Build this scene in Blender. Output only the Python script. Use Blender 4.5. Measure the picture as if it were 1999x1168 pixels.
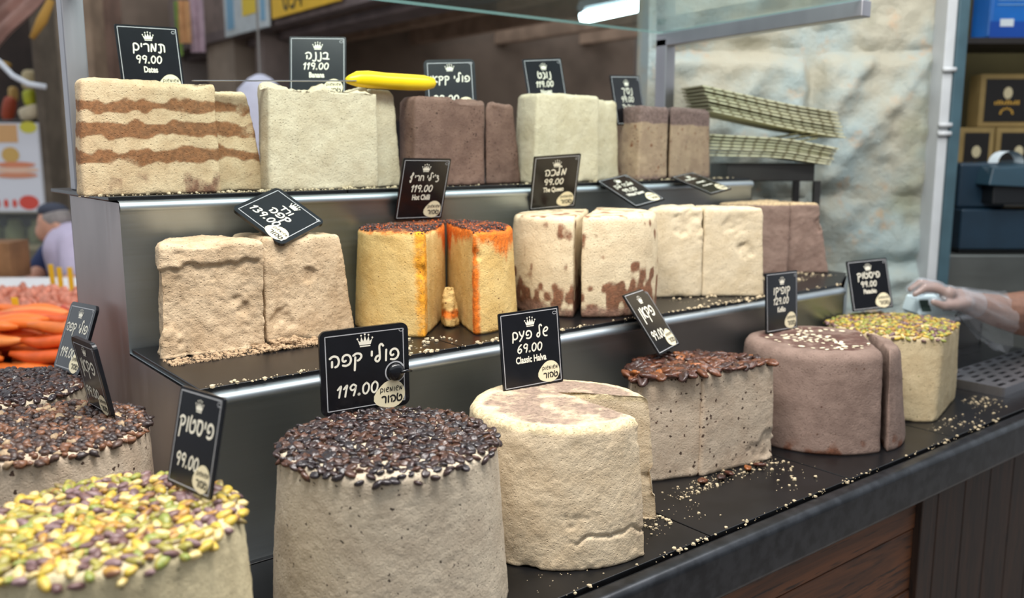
import bpy, math, random
import numpy as np
from mathutils import Vector, Matrix, Euler

for o in list(bpy.data.objects):
    bpy.data.objects.remove(o)
scene = bpy.context.scene
COL = scene.collection
random.seed(7)
RNG = np.random.RandomState(11)

# ---------------------------------------------------------------- camera
FPX, CX, CY = 1740.0, 999.5, 584.0
PITCH = math.atan(289 / FPX)
YAW = math.atan2(2230, math.hypot(FPX, 289))
CAMZ = 1.55
FH = Vector((math.cos(YAW), math.sin(YAW), 0))
RT = Vector((math.sin(YAW), -math.cos(YAW), 0))
FW = FH * math.cos(PITCH) - Vector((0, 0, 1)) * math.sin(PITCH)
UPV = Vector((0, 0, 1)) * math.cos(PITCH) + FH * math.sin(PITCH)
cam_d = bpy.data.cameras.new('camera')
cam = bpy.data.objects.new('camera', cam_d)
COL.objects.link(cam)
m3 = Matrix((RT, UPV, -FW)).transposed()
cam.matrix_world = Matrix.Translation((0, 0, CAMZ)) @ m3.to_4x4()
cam_d.sensor_fit = 'HORIZONTAL'
cam_d.sensor_width = 36.0
cam_d.lens = FPX / 1999 * 36
cam_d.clip_start = 0.05
cam_d.dof.use_dof = True
cam_d.dof.focus_distance = 1.5
cam_d.dof.aperture_fstop = 3.0
scene.camera = cam

# ---------------------------------------------------------------- world, light, exposure
world = bpy.data.worlds.new('world')
scene.world = world
world.use_nodes = True
bg = world.node_tree.nodes['Background']
bg.inputs[0].default_value = (0.86, 0.93, 1.0, 1)
bg.inputs[1].default_value = 0.95


def area_light(name, loc, target, sx, sy, energy, color):
    d = bpy.data.lights.new(name, 'AREA')
    d.shape = 'RECTANGLE'
    d.size, d.size_y, d.energy, d.color = sx, sy, energy, color
    o = bpy.data.objects.new(name, d)
    COL.objects.link(o)
    o.location = loc
    o.rotation_euler = (Vector(target) - Vector(loc)).to_track_quat('-Z', 'Y').to_euler()
    return o


# unseen area lights added over the counter, in front of and above the glass
area_light('added_top_light', (0.55, 0.75, 3.0), (0.8, 1.35, 1.1), 1.5, 0.4, 72, (1.0, 0.965, 0.92))
area_light('added_top_light', (2.2, 0.85, 3.0), (2.0, 1.40, 1.1), 1.5, 0.4, 25, (1.0, 0.97, 0.94))
scene.view_settings.view_transform = 'Standard'
scene.view_settings.look = 'None'
scene.view_settings.exposure = 0.18
scene.view_settings.gamma = 1.0
scene.view_settings.use_curve_mapping = False


# ---------------------------------------------------------------- helpers
def lin(c):
    out = []
    for v in c:
        v = v / 255.0
        out.append(v / 12.92 if v <= 0.04045 else ((v + 0.055) / 1.055) ** 2.4)
    return (out[0], out[1], out[2], 1.0)


def at(x, y, d):
    """world point seen at pixel x, y at optical depth d (metres)"""
    r = FW * FPX + RT * (x - CX) - UPV * (y - CY)
    return Vector((0, 0, CAMZ)) + r * (d / FPX)


def fs(f, s, z):
    """world point from distance ahead, sideways and height"""
    p = FH * f + RT * s
    return Vector((p.x, p.y, z))


def tag(o, label=None, cat=None, group=None, kind=None):
    if label:
        o['label'] = label
    if cat:
        o['category'] = cat
    if group:
        o['group'] = group
    if kind:
        o['kind'] = kind
    return o


def empty(name, loc=(0, 0, 0), rot=(0, 0, 0)):
    o = bpy.data.objects.new(name, None)
    COL.objects.link(o)
    o.location = loc
    o.rotation_euler = rot
    o.empty_display_size = 0.02
    return o


class MB:
    """collects geometry for one mesh"""

    def __init__(self):
        self.v, self.f, self.mi = [], [], []

    def add(self, vs, fcs, mi=0):
        b = len(self.v)
        self.v += [tuple(p) for p in vs]
        self.f += [tuple(b + i for i in f) for f in fcs]
        self.mi += [mi] * len(fcs)
        return self

    def box(self, x0, x1, y0, y1, z0, z1, mat=None, mi=0):
        vs = [Vector((x, y, z)) for z in (z0, z1) for y in (y0, y1) for x in (x0, x1)]
        if mat is not None:
            vs = [mat @ p for p in vs]
        return self.add(vs, [(0, 2, 3, 1), (4, 5, 7, 6), (0, 1, 5, 4), (2, 6, 7, 3), (0, 4, 6, 2), (1, 3, 7, 5)], mi)

    def tube(self, pts, radii, n=10, mi=0, squash=1.0):
        pts = [Vector(p) for p in pts]
        if not hasattr(radii, '__len__'):
            radii = [radii] * len(pts)
        rings = []
        prev = None
        for i, p in enumerate(pts):
            t = (pts[min(i + 1, len(pts) - 1)] - pts[max(i - 1, 0)]).normalized()
            ref = Vector((0, 0, 1)) if abs(t.z) < 0.95 else Vector((1, 0, 0))
            a = t.cross(ref).normalized() if prev is None else (prev - t * prev.dot(t)).normalized()
            prev = a
            b = t.cross(a)
            rings.append([p + (a * math.cos(k * 2 * math.pi / n) + b * math.sin(k * 2 * math.pi / n) * squash) * radii[i] for k in range(n)])
        vs = [q for r in rings for q in r]
        fc = []
        for i in range(len(pts) - 1):
            for k in range(n):
                k2 = (k + 1) % n
                fc.append((i * n + k, i * n + k2, (i + 1) * n + k2, (i + 1) * n + k))
        fc.append(tuple(range(n))[::-1])
        fc.append(tuple((len(pts) - 1) * n + k for k in range(n)))
        return self.add(vs, fc, mi)

    def lathe(self, prof, n=20, mi=0, off=(0, 0, 0)):
        vs, fc = [], []
        for (r, z) in prof:
            for k in range(n):
                a = k * 2 * math.pi / n
                vs.append((off[0] + r * math.cos(a), off[1] + r * math.sin(a), off[2] + z))
        for i in range(len(prof) - 1):
            for k in range(n):
                k2 = (k + 1) % n
                fc.append((i * n + k, i * n + k2, (i + 1) * n + k2, (i + 1) * n + k))
        fc.append(tuple(range(n))[::-1])
        fc.append(tuple((len(prof) - 1) * n + k for k in range(n)))
        return self.add(vs, fc, mi)

    def mesh(self, name, mats, smooth=False):
        me = bpy.data.meshes.new(name)
        me.from_pydata(self.v, [], self.f)
        if not isinstance(mats, (list, tuple)):
            mats = [mats]
        for m in mats:
            me.materials.append(m)
        if len(mats) > 1:
            me.polygons.foreach_set('material_index', self.mi)
        if smooth:
            me.polygons.foreach_set('use_smooth', [True] * len(me.polygons))
        me.update()
        return me

    def build(self, name, mats, parent=None, loc=None, rot=None, smooth=False, bevel=0, seg=3):
        o = bpy.data.objects.new(name, self.mesh(name, mats, smooth))
        COL.objects.link(o)
        if loc is not None:
            o.location = loc
        if rot is not None:
            o.rotation_euler = rot
        if parent is not None:
            o.parent = parent
        if bevel:
            b = o.modifiers.new('bevel', 'BEVEL')
            b.width, b.segments, b.limit_method = bevel, seg, 'ANGLE'
            b.harden_normals = False
            o.data.polygons.foreach_set('use_smooth', [True] * len(o.data.polygons))
            w = o.modifiers.new('wn', 'WEIGHTED_NORMAL')
            w.keep_sharp = True
        return o


def put(mesh, name, parent=None, loc=(0, 0, 0), rot=(0, 0, 0), sc=(1, 1, 1)):
    o = bpy.data.objects.new(name, mesh)
    COL.objects.link(o)
    o.parent = parent
    o.location, o.rotation_euler, o.scale = loc, rot, sc
    return o


# vectorised value noise
def _hash(ix, iy, iz, seed):
    h = (ix.astype(np.uint32) * np.uint32(374761393) + iy.astype(np.uint32) * np.uint32(668265263)
         + iz.astype(np.uint32) * np.uint32(2246822519) + np.uint32(seed * 3266489917 & 0xffffffff))
    h = (h ^ (h >> np.uint32(13))) * np.uint32(1274126177)
    h = (h ^ (h >> np.uint32(16))) * np.uint32(2246822519)
    h = h ^ (h >> np.uint32(15))
    return h.astype(np.float64) / 4294967295.0 * 2 - 1


def vnoise(P, scale, seed=0):
    Q = P * scale + 1000.0
    I = np.floor(Q).astype(np.int64)
    F = Q - I
    F = F * F * (3 - 2 * F)
    r = 0
    for dx in (0, 1):
        for dy in (0, 1):
            for dz in (0, 1):
                w = (F[:, 0] if dx else 1 - F[:, 0]) * (F[:, 1] if dy else 1 - F[:, 1]) * (F[:, 2] if dz else 1 - F[:, 2])
                r = r + w * _hash(I[:, 0] + dx, I[:, 1] + dy, I[:, 2] + dz, seed)
    return r


def fbm(P, scale, seed=0, octv=3):
    r, a, t = 0, 1.0, 0
    for k in range(octv):
        r = r + a * vnoise(P, scale * 2 ** k, seed + k * 17)
        t += a
        a *= 0.5
    return r / t


def sstep(a, b, x):
    t = np.clip((x - a) / (b - a), 0, 1)
    return t * t * (3 - 2 * t)


# ---------------------------------------------------------------- materials
class NT:
    def __init__(self, name):
        self.m = bpy.data.materials.new(name)
        self.m.use_nodes = True
        self.t = self.m.node_tree
        self.b = self.t.nodes['Principled BSDF']
        self.co = None

    def n(self, typ, **kw):
        nd = self.t.nodes.new(typ)
        for k, v in kw.items():
            setattr(nd, k, v)
        return nd

    def l(self, a, b):
        self.t.links.new(a, b)

    def obj(self):
        if self.co is None:
            self.co = self.n('ShaderNodeTexCoord').outputs['Object']
        return self.co

    def noise(self, scale, detail=3, rough=0.55, vec=None, dist=0.0):
        nd = self.n('ShaderNodeTexNoise')
        nd.inputs['Scale'].default_value = scale
        nd.inputs['Detail'].default_value = detail
        nd.inputs['Roughness'].default_value = rough
        nd.inputs['Distortion'].default_value = dist
        self.l(vec or self.obj(), nd.inputs['Vector'])
        return nd.outputs['Fac']

    def scaled(self, sx, sy, sz):
        mp = self.n('ShaderNodeMapping')
        mp.inputs['Scale'].default_value = (sx, sy, sz)
        self.l(self.obj(), mp.inputs['Vector'])
        return mp.outputs['Vector']

    def voro(self, scale, vec=None):
        nd = self.n('ShaderNodeTexVoronoi')
        nd.inputs['Scale'].default_value = scale
        self.l(vec or self.obj(), nd.inputs['Vector'])
        return nd

    def math(self, op, a, b=None, c=None):
        nd = self.n('ShaderNodeMath', operation=op)
        for i, v in enumerate((a, b, c)):
            if v is None:
                continue
            if hasattr(v, 'is_linked'):
                self.l(v, nd.inputs[i])
            else:
                nd.inputs[i].default_value = v
        return nd.outputs[0]

    def ramp(self, fac, lo, hi):
        nd = self.n('ShaderNodeMapRange', interpolation_type='SMOOTHSTEP')
        self.l(fac, nd.inputs[0])
        nd.inputs[1].default_value = lo
        nd.inputs[2].default_value = hi
        return nd.outputs[0]

    def mix(self, fac, a, b, blend='MIX'):
        nd = self.n('ShaderNodeMix', data_type='RGBA', blend_type=blend)
        for sock, v in ((nd.inputs[0], fac), (nd.inputs[6], a), (nd.inputs[7], b)):
            if hasattr(v, 'is_linked'):
                self.l(v, sock)
            else:
                sock.default_value = v
        return nd.outputs[2]

    def bump(self, h, strength, dist=0.002):
        nd = self.n('ShaderNodeBump')
        nd.inputs['Strength'].default_value = strength
        nd.inputs['Distance'].default_value = dist
        self.l(h, nd.inputs['Height'])
        self.l(nd.outputs[0], self.b.inputs['Normal'])

    def base(self, c):
        if hasattr(c, 'is_linked'):
            self.l(c, self.b.inputs['Base Color'])
        else:
            self.b.inputs['Base Color'].default_value = c

    def set(self, rough=None, metal=None, spec=None):
        if rough is not None:
            if hasattr(rough, 'is_linked'):
                self.l(rough, self.b.inputs['Roughness'])
            else:
                self.b.inputs['Roughness'].default_value = rough
        if metal is not None:
            self.b.inputs['Metallic'].default_value = metal
        if spec is not None:
            self.b.inputs['Specular IOR Level'].default_value = spec
        return self


def plain(name, c, rough=0.6, metal=0.0, var=0.0, scale=40, spec=0.5, bump=0.0):
    k = NT(name)
    c = lin(c)
    if var:
        d = tuple(v * (1 - var) for v in c[:3]) + (1,)
        k.base(k.mix(k.ramp(k.noise(scale), 0.35, 0.65), d, c))
    else:
        k.base(c)
    if bump:
        k.bump(k.noise(scale * 3), bump, 0.003)
    k.set(rough, metal, spec)
    return k.m


def halva(name, base, var, speck=None, sscale=110, sthr=0.22, sdens=0.5, s1=None, s2=None, s3=None, bump=0.65):
    """halva paste; vertex attribute 'tint' (r, g, b) places stains 1..3 on the block"""
    k = NT(name)
    col = k.mix(k.ramp(k.noise(22, 4, 0.6), 0.35, 0.68), lin(base), lin(var))
    fine = k.ramp(k.noise(420, 2), 0.25, 0.75)
    col = k.mix(0.30, col, k.mix(fine, (0.62, 0.60, 0.58, 1), (1.12, 1.12, 1.12, 1)), 'MULTIPLY')
    br = k.noise(85, 5, 0.7)
    if s1 or s2 or s3:
        at_ = k.n('ShaderNodeAttribute', attribute_name='tint')
        sp = k.n('ShaderNodeSeparateColor')
        k.l(at_.outputs['Color'], sp.inputs[0])
        for i, s in enumerate((s1, s2, s3)):
            if s:
                f = k.math('ADD', sp.outputs[i], k.math('MULTIPLY', k.math('SUBTRACT', br, 0.5), 0.9))
                scol = k.mix(k.ramp(k.noise(130, 3), 0.35, 0.65), tuple(v * 0.62 for v in lin(s)[:3]) + (1,), lin(s))
                col = k.mix(k.math('MULTIPLY', k.ramp(f, 0.22, 0.85), 0.92), col, scol)
    if speck:
        w = k.noise(160, 2)
        mp = k.n('ShaderNodeVectorMath', operation='ADD')
        k.l(k.obj(), mp.inputs[0])
        sc = k.n('ShaderNodeVectorMath', operation='SCALE')
        nz = k.n('ShaderNodeTexNoise')
        nz.inputs['Scale'].default_value = 180
        k.l(k.obj(), nz.inputs['Vector'])
        k.l(nz.outputs['Color'], sc.inputs[0])
        sc.inputs['Scale'].default_value = 0.008
        k.l(sc.outputs[0], mp.inputs[1])
        v = k.voro(sscale, mp.outputs[0])
        sepc = k.n('ShaderNodeSeparateColor')
        k.l(v.outputs['Color'], sepc.inputs[0])
        keep = k.math('LESS_THAN', sepc.outputs[0], sdens)
        size = k.math('MULTIPLY', sepc.outputs[1], sthr)
        f = k.math('MULTIPLY', k.math('LESS_THAN', v.outputs['Distance'], k.math('ADD', size, 0.04)), keep)
        scol = k.mix(sepc.outputs[2], tuple(q * 0.5 for q in lin(speck)[:3]) + (1,), lin(speck))
        col = k.mix(k.math('MULTIPLY', f, 0.92), col, scol)
    k.base(col)
    vo = k.voro(165, k.scaled(1, 1, 1.6))
    sv = k.n('ShaderNodeSeparateColor')
    k.l(vo.outputs['Color'], sv.inputs[0])
    pit = k.math('MULTIPLY', k.math('SUBTRACT', 1.0, k.ramp(vo.outputs['Distance'], 0.04, 0.30)), k.ramp(sv.outputs[0], 0.55, 0.75))
    grain = k.noise(260, 4, 0.65)
    clump = k.noise(95, 4, 0.7)
    h = k.math('SUBTRACT', k.math('ADD', k.math('MULTIPLY', grain, 0.45), k.math('MULTIPLY', clump, 0.25)), k.math('MULTIPLY', pit, 1.35))
    k.bump(h, bump, 0.0050)
    k.set(0.82, 0, 0.25)
    return k.m


def steel(name, c=(150, 148, 146), rough=0.30, streak=(2, 2, 260), dirt=0.25):
    k = NT(name)
    st = k.noise(1.0, 4, 0.6, k.scaled(*streak))
    bl = k.noise(3.5, 3, 0.5)
    c0 = lin(c)
    col = k.mix(k.ramp(bl, 0.3, 0.7), tuple(v * (1 - dirt) for v in c0[:3]) + (1,), c0)
    k.base(k.mix(0.18, col, k.mix(st, (0.5, 0.5, 0.5, 1), (1.3, 1.3, 1.3, 1)), 'MULTIPLY'))
    r = k.math('ADD', k.math('MULTIPLY', st, 0.16), rough - 0.08)
    k.set(k.math('ADD', r, k.math('MULTIPLY', bl, 0.10)), 1.0)
    k.bump(st, 0.06, 0.001)
    return k.m


def emit(name, c, s):
    k = NT(name)
    k.base(c)
    k.b.inputs['Emission Color'].default_value = c
    k.b.inputs['Emission Strength'].default_value = s
    return k.m


def see_through(name, tint, gloss, body=0.0, rough=0.03, bodycol=(0.9, 0.95, 0.97, 1)):
    """thin clear sheet: transparent with a fresnel-weighted gloss and a little milky body"""
    m = bpy.data.materials.new(name)
    m.use_nodes = True
    t = m.node_tree
    t.nodes.clear()
    out = t.nodes.new('ShaderNodeOutputMaterial')
    tr = t.nodes.new('ShaderNodeBsdfTransparent')
    tr.inputs[0].default_value = tint
    gl = t.nodes.new('ShaderNodeBsdfGlossy')
    gl.inputs['Roughness'].default_value = rough
    fr = t.nodes.new('ShaderNodeFresnel')
    fr.inputs[0].default_value = gloss
    mx = t.nodes.new('ShaderNodeMixShader')
    ge = t.nodes.new('ShaderNodeNewGeometry')
    inv = t.nodes.new('ShaderNodeMath')
    inv.operation = 'SUBTRACT'
    inv.inputs[0].default_value = 1.0
    t.links.new(ge.outputs['Backfacing'], inv.inputs[1])
    mu = t.nodes.new('ShaderNodeMath')
    mu.operation = 'MULTIPLY'
    t.links.new(fr.outputs[0], mu.inputs[0])
    t.links.new(inv.outputs[0], mu.inputs[1])
    t.links.new(mu.outputs[0], mx.inputs[0])
    t.links.new(tr.outputs[0], mx.inputs[1])
    t.links.new(gl.outputs[0], mx.inputs[2])
    last = mx
    if body:
        df = t.nodes.new('ShaderNodeBsdfDiffuse')
        df.inputs[0].default_value = bodycol
        m2 = t.nodes.new('ShaderNodeMixShader')
        m2.inputs[0].default_value = body
        t.links.new(mx.outputs[0], m2.inputs[1])
        t.links.new(df.outputs[0], m2.inputs[2])
        last = m2
    t.links.new(last.outputs[0], out.inputs[0])
    return m


def wood(name, c1, c2, sc=(2.2, 30, 30), rough=0.62):
    k = NT(name)
    v = k.scaled(*sc)
    a = k.noise(1.0, 5, 0.6, v, 1.2)
    b = k.noise(4.0, 3, 0.6, v)
    col = k.mix(k.ramp(a, 0.3, 0.7), lin(c1), lin(c2))
    col = k.mix(k.ramp(b, 0.52, 0.68), col, tuple(q * 0.35 for q in lin(c1)[:3]) + (1,))
    k.base(col)
    k.bump(b, 0.3, 0.002)
    k.set(rough)
    return k.m


STEEL = steel('brushed_steel', (190, 199, 204), 0.40)
STEEL_SIDE = steel('worn_steel_side', (186, 176, 174), 0.40, (60, 60, 1.5))
STEEL_TRIM = steel('steel_tube', (176, 174, 178), 0.38, (40, 40, 2), 0.12)
SLATE = plain('black_slate', (17, 17, 19), 0.34, 0, 0.4, 18, 0.4)
SLATE_EDGE = plain('counter_lip_metal', (62, 64, 68), 0.36, 0.8, 0.45, 30)
BOARD = plain('sign_black', (13, 14, 19), 0.22, 0, 0.3, 60, 0.5)
CHALK = plain('sign_cream_paint', (232, 226, 208), 0.6)
CHALK2 = plain('sign_border_grey', (176, 176, 178), 0.5)
BADGE = plain('badge_cream', (226, 214, 180), 0.6)
INK = plain('badge_ink', (20, 18, 18), 0.6)
ACRYL = plain('sign_edge_acrylic', (40, 44, 48), 0.15)
YELLOW = plain('yellow_plastic', (246, 205, 10), 0.32, 0, 0.05, 20)
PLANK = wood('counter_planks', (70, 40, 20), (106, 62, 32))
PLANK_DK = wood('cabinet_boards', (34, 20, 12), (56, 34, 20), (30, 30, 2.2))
CRUMB = plain('crumb_cream', (198, 180, 148), 0.9, 0, 0.25, 200)
CRUMB2 = plain('crumb_tan', (176, 148, 116), 0.9, 0, 0.25, 200)

# ---------------------------------------------------------------- setting: ground, far walls
ROTV = math.atan2(RT.y, RT.x)      # boxes square to the line of sight
paving = NT('street_paving')
_v = paving.voro(2.2)
paving.base(paving.mix(paving.ramp(_v.outputs['Distance'], 0.1, 0.5), lin((126, 120, 114)), lin((160, 152, 146))))
paving.set(0.8)
f_ = MB().box(-5, 9, -4, 12, -0.05, 0.0).build('floor', paving.m)
tag(f_, 'grey stone paving of the market street', None, None, 'structure')
PLASTER = plain('street_plaster', (192, 194, 198), 0.9, 0, 0.35, 2.2, 0.3, 0.3)
PLASTER_DK = plain('shop_plaster', (168, 158, 152), 0.9, 0, 0.25, 1.5, 0.3)
o = MB().box(-5, 9, -3.2, -3.0, 0, 3.4).build('wall_front', PLASTER)
tag(o, 'taupe plastered wall of the shops across the street', None, None, 'structure')
o = MB().box(-4.7, -4.5, -3, 10, 0, 3.4).build('wall_side', PLASTER)
tag(o, 'taupe plastered wall closing the market lane', None, None, 'structure')


def vbox(name, mat, f0, f1, s0, s1, z0, z1, parent=None, bevel=0):
    """box square to the line of sight"""
    c = fs((f0 + f1) / 2, (s0 + s1) / 2, z0)
    return MB().box(-(s1 - s0) / 2, (s1 - s0) / 2, -(f1 - f0) / 2, (f1 - f0) / 2, 0, z1 - z0).build(
        name, mat, parent, c, (0, 0, ROTV), False, bevel)


# ---------------------------------------------------------------- counter
CT = 0.9
counter = empty('shop_counter', (1.7, 1.6, 0))
tag(counter, 'long shop counter with black slate top, dark metal lip and wooden front', 'counter')


def cpart(mb, name, mat, bevel=0, smooth=False, par=None):
    ob = mb.build(name, mat, None, None, None, smooth, bevel)
    ob.parent = par or counter
    ob.matrix_parent_inverse = (par or counter).matrix_world.inverted()
    return ob


counter.matrix_world = Matrix.Translation((1.7, 1.6, 0))
bpy.context.view_layer.update()
cpart(MB().box(0.03, 2.45, 0.93, 2.2, 0.80, CT - 0.010), 'worktop_core', SLATE)
cpart(MB().box(2.45, 3.15, 0.93, 1.53, 0.80, CT - 0.010), 'worktop_core', SLATE)
cpart(MB().box(0.02, 3.15, 0.872, 0.915, 0.805, CT - 0.002), 'front_lip', SLATE_EDGE, 0.014)
cpart(MB().box(0.0, 0.045, 0.872, 2.2, 0.805, CT - 0.002), 'side_lip', SLATE_EDGE, 0.014)
xs = [0.047, 0.298, 0.729, 1.160, 1.593, 2.024, 2.455, 2.886, 3.15]
for i in range(len(xs) - 1):
    for (y0, y1) in ((0.917, 1.30), (1.304, 1.50), (1.504, 1.80), (1.804, 2.2)):
        if (y0 > 1.3 and 0.4 < xs[i] < 2.4) or (y0 > 1.5 and xs[i] > 0.4):
            continue
        cpart(MB().box(xs[i], xs[i + 1] - 0.003, y0, y1, CT - 0.010, CT), 'slate_tile', SLATE, 0.0015)
# front planks (horizontal boards), then a recessed cabinet of upright boards
z = 0.80
i = 0
while z > 0.05:
    h = (0.11, 0.15, 0.13)[i % 3]
    cpart(MB().box(0.06, 1.93, 0.945 + 0.002 * (i % 2), 0.965, max(0.03, z - h + 0.004), z), 'plank', PLANK, 0.003)
    z -= h
    i += 1
cpart(MB().box(0.06, 0.08, 0.965, 2.18, 0.0, 0.80), 'side_panel', PLANK)
cpart(MB().box(1.93, 1.98, 0.93, 1.02, 0.0, 0.79), 'corner_post', PLANK_DK, 0.003)
x = 1.98
while x < 3.0:
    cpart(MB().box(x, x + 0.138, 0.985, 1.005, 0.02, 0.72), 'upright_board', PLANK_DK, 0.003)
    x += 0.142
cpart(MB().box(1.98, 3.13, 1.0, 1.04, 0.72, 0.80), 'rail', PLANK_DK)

# ---------------------------------------------------------------- stepped steel stand
ZM, ZT = 1.192, 1.470
stand = empty('display_stand', (1.4, 1.7, CT))
tag(stand, 'stepped stainless steel display stand with two tiers of black trays', 'display stand')
stand.matrix_world = Matrix.Translation((1.4, 1.7, CT))
XL, XR = 0.44, 2.42
YM, YT, YB = 1.315, 1.685, 2.06


def spart(mb, name, mat, bevel=0, smooth=False):
    return cpart(mb, name, mat, bevel, smooth, stand)


def riser_profile(y, z0, z1, depth):
    """sheet with a rolled nose, extruded along x"""
    pr = [(y, z0), (y, z1 - 0.022), (y - 0.004, z1 - 0.018), (y - 0.006, z1 - 0.012), (y - 0.004, z1 - 0.005), (y + 0.002, z1 - 0.001), (y + 0.010, z1), (y + depth, z1)]
    mb = MB()
    n = len(pr)
    vs = [(XL, a, b) for a, b in pr] + [(2.19 if z1 < 1.3 else 2.262, a, b) for a, b in pr]
    mb.add(vs, [(i, i + 1, n + i + 1, n + i) for i in range(n - 1)])
    return mb


spart(riser_profile(YM, CT, ZM - 0.008, YT - YM), 'lower_riser', STEEL, 0, True)
spart(riser_profile(YT, ZM - 0.008, ZT - 0.008, YB - YT), 'upper_riser', STEEL, 0, True)
sp = MB()
pr = [(YM, CT), (YM, ZM - 0.012), (YT, ZM - 0.012), (YT, ZT - 0.012), (YB, ZT - 0.012), (YB, CT)]
for X in (XL, XL + 0.003):
    sp.add([(X, a, b) for a, b in pr], [(0, 1, 2, 5), (2, 3, 4, 5)] if X == XL else [(5, 2, 1, 0), (5, 4, 3, 2)])
spart(sp, 'side_panel', STEEL_SIDE)
spart(MB().box(XR - 0.003, XR, 1.443, YT, CT, ZM - 0.010), 'end_panel', STEEL_SIDE)


def prism(pts, z0, z1):
    n_ = len(pts)
    return MB().add([(a, b, z0) for a, b in pts] + [(a, b, z1) for a, b in pts],
                    [tuple(range(n_))[::-1], tuple(range(n_, 2 * n_))] + [(i_, (i_ + 1) % n_, n_ + (i_ + 1) % n_, n_ + i_) for i_ in range(n_)])


spart(prism([(2.187, YM), (2.19, YM), (XR, 1.443), (XR, 1.447)], CT, ZM - 0.009), 'corner_panel', STEEL)
spart(MB().box(2.259, 2.262, YT, YB, CT, ZT - 0.010), 'end_panel', STEEL_SIDE)
spart(MB().box(XL, 2.262, YB - 0.003, YB, CT, ZT - 0.010), 'back_panel', STEEL_SIDE)
bx = [0.443, 0.93, 1.36, 1.79, 2.418]
spart(prism([(1.79, YM + 0.012), (2.187, YM + 0.012), (2.416, 1.448), (2.416, YT - 0.004), (1.79, YT - 0.004)], ZM - 0.008, ZM), 'black_tray', SLATE, 0.0015)
for i in range(3):
    spart(MB().box(bx[i], bx[i + 1] - 0.003, YM + 0.012, YT - 0.004, ZM - 0.008, ZM), 'black_tray', SLATE, 0.0015)
bx = [0.425, 0.90, 1.36, 1.82, 2.26]
for i in range(4):
    spart(MB().box(bx[i], bx[i + 1] - 0.003, YT + 0.008, YB + 0.10, ZT - 0.008, ZT), 'black_tray', SLATE, 0.0015)

# canopy frame: two posts, arms and the overhead glass
canopy = empty('glass_canopy', (1.34, 2.05, ZT))
tag(canopy, 'overhead glass pane on square steel posts above the top tier', 'canopy')
canopy.matrix_world = Matrix.Translation((1.34, 2.05, ZT))
ZG = 1.925
cpart(MB().box(0.440, 0.482, 2.00, 2.042, ZT, ZG - 0.02), 'post', STEEL_TRIM, 0.003, par=canopy)
cpart(MB().box(2.21, 2.255, 2.00, 2.045, ZT, ZG - 0.02), 'post', STEEL_TRIM, 0.003, par=canopy)
for X in (0.440, 2.21):
    mb = MB()
    mb.add([(X + a, y, zz + b) for (y, zz) in ((2.045, ZG - 0.045), (1.325, ZG - 0.028)) for (a, b) in ((0, 0), (0.042, 0), (0.042, 0.042), (0, 0.042))],
           [(0, 1, 5, 4), (1, 2, 6, 5), (2, 3, 7, 6), (3, 0, 4, 7), (3, 2, 1, 0), (4, 5, 6, 7)])
    cpart(mb, 'arm', STEEL_TRIM, 0.003, par=canopy)
GLASS = see_through('canopy_glass', (0.86, 0.93, 0.92, 1), 1.5, 0.05, 0.02, (0.6, 0.75, 0.72, 1))
GLASS_EDGE = plain('glass_edge_green', (120, 150, 146), 0.2)
mb = MB()
mb.add([(x_, y_, z_ + t) for t in (0, 0.008) for (x_, y_, z_) in ((0.43, 2.05, ZG), (2.25, 2.05, ZG), (2.25, 1.33, ZG + 0.016), (0.43, 1.33, ZG + 0.016))],
       [(0, 1, 2, 3), (7, 6, 5, 4)], 0)
mb.add([(x_, y_, z_ + t) for t in (0, 0.008) for (x_, y_, z_) in ((0.43, 2.05, ZG), (2.25, 2.05, ZG), (2.25, 1.33, ZG + 0.016), (0.43, 1.33, ZG + 0.016))],
       [(0, 4, 5, 1), (1, 5, 6, 2), (2, 6, 7, 3), (3, 7, 4, 0)], 1)
cpart(mb, 'glass_pane', [GLASS, GLASS_EDGE], par=canopy)


# ---------------------------------------------------------------- halva blocks
def ray_exit(c, th, R, planes, wedge, p=44):
    dx, dy = np.cos(th), np.sin(th)
    b = c[0] * dx + c[1] * dy
    disc = b * b - (c[0] ** 2 + c[1] ** 2 - R * R)
    r = -b + np.sqrt(np.maximum(disc, 1e-9))
    inv = r ** (-p)
    for (nx, ny, d) in planes:
        l_ = math.hypot(nx, ny)
        nx, ny = nx / l_, ny / l_
        den = nx * dx + ny * dy
        rr = np.where(den > 1e-6, (d - nx * c[0] - ny * c[1]) / np.where(den > 1e-6, den, 1), 1e3)
        inv = inv + np.maximum(rr, 1e-4) ** (-p)
    r = inv ** (-1.0 / p)
    if wedge:
        a, e1, e2 = wedge
        for e in (e1, e2):
            det = -dx * e[1] + dy * e[0]
            ax, ay = a[0] - c[0], a[1] - c[1]
            rr = (-ax * e[1] + ay * e[0]) / np.where(abs(det) < 1e-9, 1e-9, det)
            s = (dx * ay - dy * ax) / np.where(abs(det) < 1e-9, 1e-9, det)
            # solve c + rr d = a + s e
            px, py = c[0] + rr * dx - a[0], c[1] + rr * dy - a[1]
            s = px * e[0] + py * e[1]
            ok = (rr > 0) & (s > 0)
            r = np.where(ok & (rr < r), rr, r)
    return r


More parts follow.
